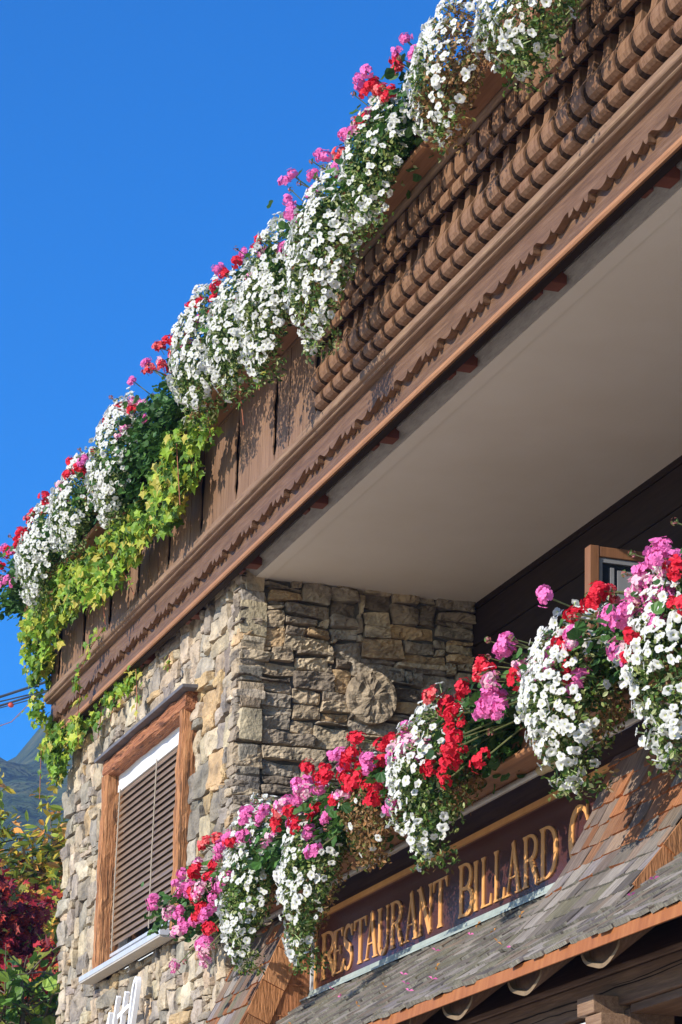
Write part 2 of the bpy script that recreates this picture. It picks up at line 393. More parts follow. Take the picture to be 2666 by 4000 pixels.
c_ = MB(); c_.prism([(4.385, 4.428), (4.56, 4.436), (4.56, 4.462), (4.385, 4.452)], 'x', -18.735, -16.51); c_.build('slate_cap', slate, wn, bevel=.004)
s_ = MB(); s_.prism([(4.375, 2.958), (4.45, 2.958), (4.60, 3.02), (4.60, 3.03), (4.45, 3.006), (4.375, 2.992)], 'x', -18.79, -16.74, [0]*8)
sl_ = s_.build('sill', alu, wn, bevel=.003)
s2 = MB(); s2.box(-18.78, -16.75, 4.379, 4.47, 2.947, 2.957); s2.build('sill_underside', alu_b, sl_)
bb = MB(); bb.prism([(4.525, 4.21), (4.60, 4.21), (4.60, 4.345), (4.535, 4.345), (4.525, 4.33), (4.530, 4.262), (4.525, 4.258)], 'x', -18.588, -16.768); bb.build('blind_box', white_p, wn)
bl = MB(); zz_ = 3.175; k = 0
while zz_ < 4.215:
    skew = random.uniform(-.004, .004) + (.012 if k in (6, 7) else 0); pr = []
    for q in range(5):
        t = q/4; pr.append((4.520+.036*t**1.25, zz_-.010+.068*t+skew*(t-.5)))
    for q in range(5):
        y_, zq = pr[4-q]; pr.append((y_+.0012, zq-.002))
    bl.prism(pr, 'x', -18.575, -16.775); zz_ += .0435; k += 1
bl.build('blind', slat_m, wn)
br = MB(); br.box(-18.58, -16.77, 4.525, 4.565, 3.105, 3.125); br.build('bottom_rail', alu, wn)
for x in (-17.52, -18.46): cd = MB(); cd.tube([(x, 4.508, 4.21), (x-.005, 4.506, 3.6), (x-.006, 4.508, 3.13)], .0045, 6); cd.build('cord', cord_m, wn)

# ---- open casement on the timber wall
cs = MB(); XS = -12.64; ya, yb, zt, zb = 5.39, 5.95, 4.33, 3.05
cs.box(XS-.035, XS+.035, ya, ya+.05, zb, zt); cs.box(XS-.035, XS+.035, yb-.05, yb, zb, zt)
cs.box(XS-.032, XS+.032, ya+.052, yb-.052, zt-.055, zt-.002); cs.box(XS-.032, XS+.032, ya+.052, yb-.052, zb, zb+.06)
cw = cs.build('casement', casing, house, off=(XS, 5.95, 3.6), bevel=.004)
c2 = MB(); a, b = ya+.053, yb-.053
c2.box(XS-.02, XS+.024, a, a+.018, zb+.06, zt-.058); c2.box(XS-.02, XS+.024, b-.018, b, zb+.06, zt-.058); c2.box(XS-.02, XS+.024, a+.018, b-.018, zt-.08, zt-.058)
c2.build('inner_frame', grey_fr, cw)
c3 = MB(); c3.box(XS-.004, XS+.004, a+.018, b-.018, zb+.06, zt-.08); c3.build('pane', glass, cw)
c4 = MB(); c4.box(XS+.006, XS+.014, a+.065, a+.085, zb+.06, zt-.10); c4.box(XS+.006, XS+.014, a+.105, a+.18, zb+.06, zt-.11); c4.build('glazing_bar', grey_fr, cw)
wf = MB(); wf.box(-12.6, -9.6, YW-.03, YW-.007, 3.0, 3.06); wf.box(-12.6, -9.6, YW-.03, YW-.007, 4.30, 4.36)
for x in (-12.6, -11.1, -9.66): wf.box(x, x+.06, YW-.03, YW-.007, 3.062, 4.298)
w2 = wf.build('window', casing, house, off=(-11.1, YW, 3.6)); p_ = MB(); p_.box(-12.5, -9.66, YW-.018, YW-.012, 3.06, 4.3); p_.build('pane', glass, w2)

# ---- balcony
def scallop(mb, x0, x1, y0, y1, ztop, zt_, pitch, amp, phase=0.):
    # board with a fretted lower edge: ogee arch then three teeth per repeat
    tr = [(0.0, .037), (.015, .020), (.051, .009), (.101, .005), (.151, .008), (.226, .027), (.270, .038), (.300, .041), (.321, .036), (.329, .027), (.3315, .010), (.336, .005), (.355, .003), (.370, .007), (.395, .021), (.408, .035),
          (.415, .026), (.447, .013), (.489, .003), (.509, .001), (.535, .007), (.561, .021), (.582, .036), (.598, .023), (.630, .012), (.660, .009), (.672, .011), (.676, .044), (.70, .044), (.748, .035), (.839, .018), (.900, .009), (.939, .007), (.977, .020), (.9995, .036)]
    cusp = {.0, .4080, .582, .676, .70, .9995, .321, .336}
    sm = []
    for i in range(len(tr)-1):
        p1, p2 = tr[i], tr[i+1]; p0 = tr[i-1] if i and p1[0] not in cusp else p1; p3 = tr[i+2] if i+2 < len(tr) and p2[0] not in cusp else p2
        for u in (0, .34, .67):
            q = [.5*(2*p1[k]+(p2[k]-p0[k])*u+(2*p0[k]-5*p1[k]+4*p2[k]-p3[k])*u*u+(3*p1[k]-p0[k]-3*p2[k]+p3[k])*u**3) for k in (0, 1)]
            if not sm or q[0] > sm[-1][0]+1e-4: sm.append((q[0], q[1]))
    prof = [(1-t, h) for t, h in sm[::-1]]
    x = x0-phase*pitch
    lo = []
    while x < x1:
        for (t, h) in prof:
            xx = x+t*pitch
            if x0 < xx < x1: lo.append((xx, zt_+min(h, .037)*amp/.044))
        x += pitch
    lo = [(x0, lo[0][1])]+lo+[(x1, lo[-1][1])]
    # strips, so that no face is a huge concave polygon
    for (a, b) in zip(lo[:-1], lo[1:]):
        if b[0]-a[0] < 1e-5: continue
        mb.add([(a[0], y0, a[1]), (b[0], y0, b[1]), (b[0], y0, ztop), (a[0], y0, ztop), (a[0], y1, a[1]), (b[0], y1, b[1])],
               [(0, 1, 2, 3), (0, 4, 5, 1)])
    mb.add([(x0, y0, ztop), (x1, y0, ztop), (x1, y1, ztop), (x0, y1, ztop)], [(0, 1, 2, 3)])
    mb.add([(x1, y0, lo[-1][1]), (x1, y1, lo[-1][1]), (x1, y1, ztop), (x1, y0, ztop)], [(0, 1, 2, 3)])
    mb.add([(x0, y0, lo[0][1]), (x0, y0, ztop), (x0, y1, ztop), (x0, y1, lo[0][1])], [(0, 1, 2, 3)])
BX0 = -20.10
f_ = MB(); f_.box(BX0, XE, 4.402, 4.43, 4.925, 5.15)
bal = f_.build('balcony', wood_f, house, off=(XC, 4.4, 5.0))
s_ = MB(); scallop(s_, BX0+.002, XE, 4.364, 4.4, 5.149, 5.010, .6045, .047, .35); s_.build('scalloped_trim', wood_f, bal)
m_ = MB(); m_.prism([(4.401, 4.895), (4.383, 4.890), (4.376, 4.900), (4.378, 4.913), (4.387, 4.926), (4.392, 4.926), (4.392, 4.934), (4.401, 4.936)], 'x', BX0, XE); m_.build('moulding', wood_m, bal)
m_ = MB(); m_.box(BX0, XE, 4.402, 4.44, 4.885, 4.924); m_.build('base_board', wood_dark, bal)
m_ = MB(); m_.prism([(4.43, 5.152), (4.330, 5.152), (4.322, 5.158), (4.324, 5.164), (4.308, 5.170), (4.302, 5.176), (4.302, 5.212), (4.31, 5.216), (4.43, 5.218)], 'x', BX0-.0, XE); m_.build('sill_board', wood_d, bal, bevel=.002)
# dentil strip below the balusters
m_ = MB(); x = -13.76
while x < XE:
    m_.box(x+.004, x+.156, 4.312, 4.33, 5.2185, 5.262); x += .16
m_.build('dentil_strip', wood_d, bal, bevel=.003)
# balusters: thick boards sawn to an S profile
def lobe(y, z0, z1, out, n=7):
    return [(y-out*math.sin(math.pi*i/n)**.75, z0+(z1-z0)*i/n) for i in range(n+1)]
W1, W2 = .0565, .033
P_roll = [(4.325, 5.224), (4.31, 5.226), (4.285, 5.230), (4.266, 5.242), (4.258, 5.262), (4.261, 5.286), (4.276, 5.306), (4.30, 5.315), (4.326, 5.316)]
P_bel = [(4.326, 5.322), (4.298, 5.322), (4.268, 5.326), (4.247, 5.338), (4.236, 5.36), (4.233, 5.385), (4.239, 5.41), (4.253, 5.434)]
P_wst = [(4.271, 5.457), (4.287, 5.480), (4.298, 5.508), (4.303, 5.545), (4.303, 5.585), (4.301, 5.602)]
P_up = [(4.301, 5.603), (4.284, 5.584), (4.266, 5.567), (4.251, 5.573), (4.243, 5.597), (4.249, 5.628), (4.270, 5.652), (4.298, 5.666), (4.328, 5.670)]
P_top = [(4.328, 5.677), (4.292, 5.674), (4.268, 5.682), (4.257, 5.702), (4.257, 5.775), (4.272, 5.79), (4.30, 5.795)]
bp = MB(); V = []; F = []
sec = [(y, z, W1) for y, z in P_roll+P_bel]
sec += [(y, z, W1+(W2-W1)*t) for (y, z), t in zip(P_wst, (.35, .8, 1, 1, 1, 1))]+[(y, z, W1) for y, z in P_up+P_top]
for (y, z, h) in sec: V += [(-h, y, z), (h, y, z), (h, 4.372, z), (-h, 4.372, z)]
for i in range(len(sec)-1):
    q = 4*i; F += [(q, q+1, q+5, q+4), (q+1, q+2, q+6, q+5), (q+3, q, q+4, q+7)]
F += [(3, 2, 1, 0), (4*len(sec)-4, 4*len(sec)-3, 4*len(sec)-2, 4*len(sec)-1)]
bp.add(V, F)
bme = None; x = -13.575
while x < XE:
    if bme is None:
        b0 = bp.build('baluster', wood_b, bal, off=(0, 0, 0), bevel=0); bme = b0.data; o = b0
    else:
        o = b0.copy(); COL.objects.link(o); o.parent = bal
    o.location = Vector((x, 0, 0))-world_of(bal); x += .16
sp_ = MB()  # added dark filler: its colour puts the shade into the gaps between lobes
for ft in (P_roll[1:-1], P_bel[1:], P_up[1:-1], P_top[1:-1]):
    sp_.prism([(4.374, ft[0][1])]+[(y+.011, z) for y, z in ft]+[(4.374, ft[-1][1])], 'x', -13.66, XE)
sp_.build('gap_shade', mk('gap_shade_dark', (.02, .011, .007), (.035, .02, .013), 6, WX, spec=.1, rough=.85), bal)
hb = MB(); hb.box(-13.85, XE, 4.39, 4.40, 5.2185, 5.84); hb.build('rail_shade_sheet', wood_dark, bal)  # dark sheet standing in for the shade in the baluster openings
# plain planks with pierced slots
pk = MB(); x = -13.655; per = .745; slots = []
def edge(z, amt):   # half-width of a pierced slot at height z
    t = (z-5.26)/.5
    if t < 0 or t > 1: return .003
    return .003+amt*(max(0, math.sin(t*math.pi))**.6*.55+.5*math.exp(-((t-.12)/.07)**2)*.7+.35*math.exp(-((t-.62)/.1)**2))
xs = []; x = -13.66
zl = [5.219+i*(.67)/24 for i in range(25)]
def plank(xa, xb, la, lb):
    poly = [(xb-edge(z_, lb), z_) for z_ in zl]+[(xa+edge(z_, la), z_) for z_ in zl[::-1]]
    t = random.uniform(.88, 1.1); yy = random.uniform(-.003, .003)
    for i in range(24):
        z0, z1 = zl[i], zl[i+1]
        a0, a1, b0_, b1 = xa+edge(z0, la), xa+edge(z1, la), xb-edge(z0, lb), xb-edge(z1, lb)
        y0, y1 = 4.33+yy, 4.337+yy
        pk.add([(a0, y0, z0), (b0_, y0, z0), (b1, y0, z1), (a1, y0, z1), (a0, y1, z0), (b0_, y1, z0), (b1, y1, z1), (a1, y1, z1)],
               [(0, 1, 2, 3), (5, 4, 7, 6), (4, 0, 3, 7), (1, 5, 6, 2)], 0, (t, t, t))
seams = [(-13.66, 0), (-13.80, .055)]
x = -13.80
while x > BX0-.2:
    seams += [(x-.245, 0), (x-.49, 0), (x-.745, .055)]; x -= .745
for (xb, lb), (xa, la) in zip(seams[:-1], seams[1:]):
    if xa > BX0: plank(xa, xb, la, lb)
pk.build('plank_panel', wood_p, bal)
pb = MB(); pb.box(BX0+.01, -13.67, 4.348, 4.366, 5.2185, 5.84); pb.build('slot_shade_sheet', wood_dark, bal)  # dark sheet added behind the slots to imitate the unlit balcony interior
lp = MB(); lp.box(BX0, -13.66, 4.3285-.006, 4.331, 5.82, 5.90); lp.box(BX0, -13.66, 4.331, 4.37, 5.86, 5.895); lp.build('plank_rail', wood_p, bal)
hr = MB(); hr.tube([(-13.72, 4.262, 5.818), (XE, 4.262, 5.818)], .022, 14); hr.build('handrail', wood_d, bal, smooth=True)
hc = MB(); hc.box(BX0, XE, 4.30, 4.40, 5.84, 5.90); hc.build('top_rail', wood_f, bal, bevel=.004)
for i, x in enumerate((-10.90, -11.98, -13.08, -14.22, -15.44, -9.73, -8.55, -16.6, -17.75, -18.9)):
    j_ = MB(); j_.box(x-.05, x+.05, 4.432, 4.53, 4.902, 5.02); j_.box(x-.16, x-.075, 4.432, 4.47, 4.895, 5.02)
    j_.build('joist_end', wood_red, bal, off=(x, 4.5, 4.95), bevel=.003)

# ---- shingled canopy
ZFL = 2.355
prof_n = [(4.06, 1.80), (4.12, 1.838), (4.28, 1.975), (4.715, 2.338)]
prof_r = [(4.06, 1.80), (4.12, 1.838), (4.276, 1.99), (4.3385, 2.066), (4.408, 2.156), (4.478, 2.246), (4.529, 2.335), (4.58, 2.432), (4.625, 2.541), (4.676, 2.646), (4.73, 2.80)]
prof_l = [(4.06, 1.76), (4.12, 1.80), (4.22, 1.90), (4.30, 2.06), (4.352, 2.19), (4.45, 2.418), (4.528, 2.60), (4.61, 2.80)]
def arc(p):
    L = [0]
    for a, b in zip(p[:-1], p[1:]): L.append(L[-1]+math.hypot(b[0]-a[0], b[1]-a[1]))
    return L
def at(p, L, s):
    if s <= 0: i = 0
    else:
        i = len(p)-2
        for q in range(len(p)-1):
            if s <= L[q+1]: i = q; break
    t = (s-L[i])/(L[i+1]-L[i]); a, b = p[i], p[i+1]
    dy, dz = b[0]-a[0], b[1]-a[1]; l = math.hypot(dy, dz)
    return (a[0]+t*dy, a[1]+t*dz), (dy/l, dz/l)
GREY = [(.19, .165, .14), (.24, .21, .18), (.15, .13, .11), (.29, .26, .23), (.21, .165, .125), (.18, .165, .115), (.22, .195, .19), (.125, .11, .10)]
BRWN = [(.25, .12, .065), (.29, .15, .085), (.20, .135, .10), (.22, .165, .13), (.30, .13, .06), (.18, .14, .12), (.26, .185, .135)]
def shingles(mb, p, x0, x1, expo, th, smin, smax, fresh, wid=(.05, .13)):
    L = arc(p); s = smin; row = 0
    while s < smax:
        x = x0-random.uniform(0, .06)
        while x < x1:
            w_ = random.uniform(*wid); xa, xb = max(x, x0), min(x+w_, x1); x += w_
            if xb-xa < .018: continue
            ds = random.uniform(-.010, .012); s0 = s+ds; ln = expo*random.uniform(1.5, 1.75)
            f = fresh(s0)
            col = random.choice(BRWN) if random.random() < f else random.choice(GREY)
            k = random.uniform(.8, 1.15); col = tuple(q*k for q in col)
            butt = tuple(q*k for q in ((.44, .155, .055) if random.random() < f else (.25, .24, .20)))
            (y0, z0), d0 = at(p, L, max(0.0, s0)); 
            if s0 < 0: y0 += d0[0]*s0; z0 += d0[1]*s0
            (y1, z1), d1 = at(p, L, min(s0+ln, L[-1]))
            if math.hypot(y1-y0, z1-z0) < .04: continue
            t_ = th*random.uniform(.8, 1.25); lift = th*.9+random.uniform(0, .004); tw = random.uniform(-.004, .004)
            n0 = (-d0[1], d0[0])
            g_ = .0022; xa += g_; xb -= g_; r_ = min(.018, (xb-xa)*.28)*random.uniform(.3, 1)
            dv = (y1-y0, z1-z0); dl = math.hypot(*dv); dv = (dv[0]/dl, dv[1]/dl); nn = (-dv[1], dv[0])
            def P(x_, s_, o_): return (x_, y0+dv[0]*s_+nn[0]*o_, z0+dv[1]*s_+nn[1]*o_)
            oA, oB = lift+tw, lift-tw
            V = [P(xa, r_, oA), P(xa+r_, 0, oA), P(xb-r_, 0, oB), P(xb, r_, oB), P(xb, dl, .002), P(xa, dl, .002)]
            V += [P(xa, r_, oA-t_), P(xa+r_, 0, oA-t_), P(xb-r_, 0, oB-t_), P(xb, r_, oB-t_), P(xb, dl, .002-t_*.5), P(xa, dl, .002-t_*.5)]
            mb.add(V, [(0, 1, 2, 3, 4, 5), (6, 7, 1, 0), (7, 8, 2, 1), (8, 9, 3, 2), (9, 10, 4, 3), (11, 6, 0, 5), (11, 10, 9, 8, 7, 6)], 0,
                   [col, butt, butt, butt, col, col, col])
        s += expo*random.uniform(.95, 1.05); row += 1
def slab(mb, p, x0, x1, th):
    q = [(a, b-.006) for a, b in p]; inner = []
    L = arc(p)
    for i, (a, b) in enumerate(p):
        _, d = at(p, L, L[i]+1e-4); inner.append((a+d[1]*th, b-d[0]*th))
    for i in range(len(p)-1):
        mb.prism([q[i], q[i+1], inner[i+1], inner[i]], 'x', x0, x1)
XL0, XL1, XR0, XR1 = XC+.005, -14.79, -10.80, -9.672
Ln, Lr, Ll = arc(prof_n)[-1], arc(prof_r)[-1], arc(prof_l)[-1]
cn = MB(); shingles(cn, prof_n, XR0-.05, XR1+.05, .086, .017, .07, .30, lambda s: .0, (.08, .19)); shingles(cn, prof_n, XL1-.3, XR0+.05, .086, .017, 0.012, Ln-.06, lambda s: .0, (.08, .19))
shingles(cn, prof_n, XR1-.05, XE, .086, .017, 0.012, Ln-.06, lambda s: .0, (.08, .19))
shingles(cn, prof_n, XL1-.3, XE, .09, .014, -.012, .03, lambda s: 0, (.08, .14))
can = cn.build('canopy_roof', shingle, house, off=(-12.8, 4.4, 2.0))
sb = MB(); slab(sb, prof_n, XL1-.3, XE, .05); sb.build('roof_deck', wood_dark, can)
fl = MB(); shingles(fl, prof_r, XR0, XR1, .108, .015, .215, Lr-.03, lambda s: max(0, min(.97, (s-.40)*2.6)), (.08, .17)); fl.build('flank_shingles', shingle, can)
fl = MB(); shingles(fl, prof_l, XL0, XL1-.01, 0.125, .018, -.0, Ll-.03, lambda s: .72, (.07, .16)); fl.build('flank_shingles', shingle, can)
sb = MB(); slab(sb, prof_r[2:], XR0+.004, XR1-.004, .10); slab(sb, prof_l, XL0, XL1-.016, .10)
sb.build('flank_deck', mk('cedar_deck', (.22, .085, .035), (.30, .13, .055), 5, WZ, rough=.7, bump=.4), can)
# verge shingles closing the ends of the flanks
def verge(p, x, sgn, smin, smax, wid):
    mb = MB(); L = arc(p); s = smin
    while s < smax:
        (y0, z0), d = at(p, L, s); n_ = (d[1], -d[0]); ln = .245
        k = random.uniform(.85, 1.12); c = tuple(k*q for q in random.choice([(.46, .21, .09), (.42, .2, .09), (.5, .25, .12)]))
        def Q(s_, o_, xx): return (x+sgn*xx, y0+d[0]*s_+n_[0]*o_, z0+d[1]*s_+n_[1]*o_)
        a, b = .022, .006; t = .012
        V = [Q(0, -.012, a), Q(0, wid, a), Q(ln, wid, b), Q(ln, -.012, b), Q(0, -.012, a-t), Q(0, wid, a-t), Q(ln, wid, b-t), Q(ln, -.012, b-t)]
        F = [(0, 1, 2, 3), (4, 7, 6, 5), (0, 4, 5, 1), (1, 5, 6, 2), (2, 6, 7, 3), (3, 7, 4, 0)]
        mb.add(V, F if sgn < 0 else [f[::-1] for f in F], 0, [c, c, (.40, .15, .05), c, c, c]); s += .2
    return mb
cedar = mk('split_cedar', (.62, .58, .5), (1.08, 1.05, 1.0), 6, (6, 6, 1), rough=.75, bump=.8, bscale=14, attr=True, c3=(.9, .86, .8), cracks=(9, (3, 14, 4), .34, .65), bdist=.01)
verge(prof_l, XL1-.012, 1, -.02, Ll, .125).build('verge', cedar, can)
verge(prof_r, XR1, 1, .34, Lr, .075).build('verge', cedar, can)
# cheek boards beside the sign
def prof_y(p, z):
    for a, b in zip(p[:-1], p[1:]):
        if a[1] <= z <= b[1]: return a[0]+(b[0]-a[0])*(z-a[1])/(b[1]-a[1])
    return p[0][0] if z < p[0][1] else p[-1][0]
ck = MB(); z = 1.9
while z < 2.74:
    y = 4.15; z1 = min(z+.165, 2.78)
    while y < 4.73:
        wy = random.uniform(.055, .085); k = random.uniform(.8, 1.1); ylim = prof_y(prof_l, z1)+.03
        a, b = max(y, ylim)+.001, min(y+wy, 4.735)-.001
        if b-a > .004: ck.box(XL1-.03, XL1-.008+random.uniform(0, .003), a, b, z+.001, z1, 0, (.40*k, .17*k, .075*k))
        y += wy
    ck.box(XL1-.012, XL1-.002, min(4.70, prof_y(prof_l, z)+.04), 4.73, z-.003, z+.004, 0, (.38, .16, .07)); z += .168
ck.build('cheek', cedar, can)
fh = MB()
for (a, b) in ((XL1-.2, XR0+.02), (XR1-.01, XE)):
    fh.prism([(4.655, 2.327), (4.70, 2.352), (4.706, 2.376), (4.711, 2.376), (4.708, 2.345), (4.655, 2.318)], 'x', a, b)
fh.build('flashing', patina, can)
fs = MB(); fs.prism([(4.052, 1.748), (4.060, 1.748), (4.064, 1.792), (4.09, 1.80), (4.09, 1.803), (4.060, 1.797)], 'x', XL1-1.5, XE); fs.build('copper_fascia', copper, can)
# log rafters under the eave
ra = None; x = -16.0+.0
for x in [-14.55+.72*i for i in range(8)]:
    m_ = MB(); ang = math.atan2(.36, .43); A = Vector((x, 4.108, 1.782)); B = A+Vector((0, math.cos(ang), math.sin(ang)))*.62
    seg = 24; V = []; arcs = [math.pi+math.pi*k/seg for k in range(seg+1)]; n1 = seg+1
    for (c, rx_, rz_, dy) in ((A, .178, .088, 0), (B, .178, .10, 0), (A, .160, .073, 0), (A, .150, .068, .022)):
        V += [(c.x+rx_*math.cos(a)*(1+.03*math.sin(3*a+x)), c.y+dy, c.z+rz_*math.sin(a)*(1+.05*math.sin(5*a+2*x))) for a in arcs]
    F = []; mm = []
    for k in range(seg):
        F.append((k+1, k, n1+k, n1+k+1)); mm.append(1); F.append((k, k+1, 2*n1+k+1, 2*n1+k)); mm.append(0); F.append((2*n1+k, 2*n1+k+1, 3*n1+k+1, 3*n1+k)); mm.append(0)
    F.append([3*n1+k for k in range(n1)]); mm.append(2); F.append([0, n1-1, 2*n1-1, n1]); mm.append(1); F.append([n1+k for k in range(n1)][::-1]); mm.append(1)
    m_.add(V, F, mm)
    if ra is None: ra = m_.build('rafter', [log_end, wood_log, log_heart], can, off=(x, 4.115, 1.745)); o = ra; rx = x
    else:
        o = ra.copy(); COL.objects.link(o); o.parent = can
        o.location = Vector((x, 4.115, 1.745))-world_of(can)
# big wall plate, lintel, posts below
bm_ = MB(); YB = 4.36
bm_.prism([(YB, 1.76), (YB, 1.785), (YB+.3, 2.0), (YB+.3, 1.76)], 'x', XL1-1.2, XE)
bm_.box(XL1-1.2, XE, YB, YB+.24, 1.632, 1.757)
bm_.build('wall_plate', wood_log, can, bevel=.006)
lo_ = MB(); z = 1.630
for i in range(12):
    y_ = YB+.012+random.uniform(0, .012); lo_.prism([(y_+.014, z-.136), (y_, z-.122), (y_, z-.016), (y_+.014, z-.002), (YB+.2, z-.002), (YB+.2, z-.136)], 'x', XL1-1.2, -9.87); z -= .138
lo_.build('log_wall', wood_log, can)
cr_ = MB()
Vc = []; nx = 60
crack = mk('timber_crack', (.012, .007, .005), (.02, .012, .008), 5, rough=1, bump=0)
def crack_line(x0, x1, zc, th, seed):
    pts = []
    for i in range(nx+1):
        t = i/nx; xx = x0+t*(x1-x0); zz = zc+.012*MN.noise((xx*2.2+seed, 0, 0))+.004*MN.noise((xx*9+seed, 0, 0)); hh = th*max(0, math.sin(math.pi*t))**.5*(.6+.6*abs(MN.noise((xx*5+seed, 2, 0))))
        pts.append((xx, zz, hh))
    V = [(a, YB-.0025, b+h) for a, b, h in pts]+[(a, YB-.0025, b-h*.6) for a, b, h in pts]
    cr_.add(V, [(nx+1+i, nx+2+i, i+1, i) for i in range(nx)])
crack_line(-12.2, -9.0, 1.70, .006, 2); crack_line(-11.0, -10.0, 1.672, .004, 6); crack_line(-10.0, -8.4, 1.715, .005, 9)
cr_.build('crack', crack, can)
co = MB(); co.box(-10.08, -9.925, 4.258, YB+.1, 1.60, 1.668); co.build('corbel', wood_d, can, bevel=.004)
co = MB(); co.box(-10.03, -9.885, 4.27, YB+.1, 1.28, 1.597); co.build('corbel', wood_d, can, bevel=.004)
co = MB(); co.box(-9.86, XE, YB+.02, 5.6, 1.60, 1.629); co.box(-9.86, XE, 5.0, 5.1, .2, 1.6); co.build('porch_ceiling', wood_log, can)
wl = MB(); wl.box(-10.22, -10.045, 4.29, 4.345, 1.33, 1.585); wl.box(-10.205, -10.06, 4.284, 4.29, 1.35, 1.56)
tag(wl.build('wall_lamp', white_p, None, off=(-10.13, 4.36, 1.45), bevel=.008), 'small pale box lamp fixed to the timber post under the canopy', 'lamp')
# front of the set-back wall that carries the sign, above it the conduit
sw_ = MB(); sw_.box(XL1-.05, XE, 4.735, 4.80, 2.30, 2.812); sw_.build('sign_wall', mk('brown_wall_boards', (.05, .026, .015), (.075, .042, .025), 4, WX, spec=.1, rough=.8), house)
pp = MB(); pp.tube([(-15.2, 4.548, 2.802), (XE, 4.548, 2.802)], .0155, 14)
pi_ = pp.build('conduit_pipe', pipe_m, house, smooth=True)
for x in (-12.62, -11.02, -9.0):
    q = MB(); q.tube([(x-.15, 4.548, 2.802), (x-.07, 4.548, 2.802)], .022, 14); q.tube([(x-.065, 4.548, 2.802), (x+.02, 4.548, 2.802)], .025, 14); q.tube([(x+.025, 4.548, 2.802), (x+.10, 4.548, 2.802)], .022, 14)
    q.build('coupling', brass, pi_, off=(x, 4.548, 2.802), smooth=False, bevel=.002)

# ------------------------------------------------------------------ the signs
sg = thing('restaurant_sign', 'dark aubergine sign board with raised gold serif capitals under the lower flower boxes', 'sign', (-12.8, 4.73, 2.36))
YS = 4.724
b_ = MB(); b_.box(XL1+.012, XR0+1.1, YS, YS+.010, 2.30, 2.748); bo = b_.build('sign_board', sign_m, sg)
t_ = MB(); t_.box(XL1+.0, XR0+1.1, YS-.012, YS+.01, 2.750, 2.777); t_.box(XL1+.040, XL1+.060, YS-.010, YS-.001, 2.30, 2.749); t_.build('gold_trim', gold, sg)
t_ = MB(); t_.box(XL1-.004, XL1+.02, YS-.018, YS-.001, 2.30, 2.749); t_.build('edge_strip', alu, sg)
def bez(pts, n=14):
    out = []
    for i in range(n+1):
        t = i/n; q = [Vector(p) for p in pts]
        while len(q) > 1: q = [a.lerp(b, t) for a, b in zip(q[:-1], q[1:])]
        out.append(q[0])
    return out
class Glyph:
    def __init__(s): s.mb = MB(); s.k = 0
    def poly_strip(s, L, Rr):
        d = .006+.00025*s.k; s.k += 1; n = len(L)
        V = [(a.x, -d, a.y) for a in L]+[(b.x, -d, b.y) for b in Rr]+[(a.x, 0, a.y) for a in L]+[(b.x, 0, b.y) for b in Rr]
        F = []
        for i in range(n-1):
            F.append((i, n+i, n+i+1, i+1)); F.append((2*n+i, i, i+1, 2*n+i+1)); F.append((n+i, 3*n+i, 3*n+i+1, n+i+1))
        F.append((0, 2*n, 3*n, n)); F.append((n-1, 2*n-1, 4*n-1, 3*n-1))
        s.mb.add(V, F)
    def stroke(s, pts, wd):
        pts = [Vector(p) for p in pts]; n = len(pts); L = []; Rr = []
        for i, p in enumerate(pts):
            t = (pts[min(i+1, n-1)]-pts[max(i-1, 0)]).normalized(); nn = Vector((-t.y, t.x))
            h = (wd(i/(n-1)) if callable(wd) else wd)/2
            L.append(p+nn*h); Rr.append(p-nn*h)
        s.poly_strip(L, Rr)
    def rect(s, x0, x1, y0, y1): s.stroke([((x0+x1)/2, y0), ((x0+x1)/2, y1)], x1-x0)
    def stem(s, x, wd=None, y0=0, y1=1, a=True, b=True):
        wd = wd or TK; s.rect(x-wd/2, x+wd/2, y0, y1)
        if a: s.rect(x-wd/2-SR, x+wd/2+SR, y0, y0+SH); s.stroke([(x, y0+SH), (x, y0+SH+.05)], lambda t: wd+2*SR*(1-t)*.7)
        if b: s.rect(x-wd/2-SR, x+wd/2+SR, y1-SH, y1); s.stroke([(x, y1-SH-.05), (x, y1-SH)], lambda t: wd+2*SR*t*.7)
TK, TN, SR, SH = .165, .06, .07, .032          # in letter units: x is scaled by the width, y by the height
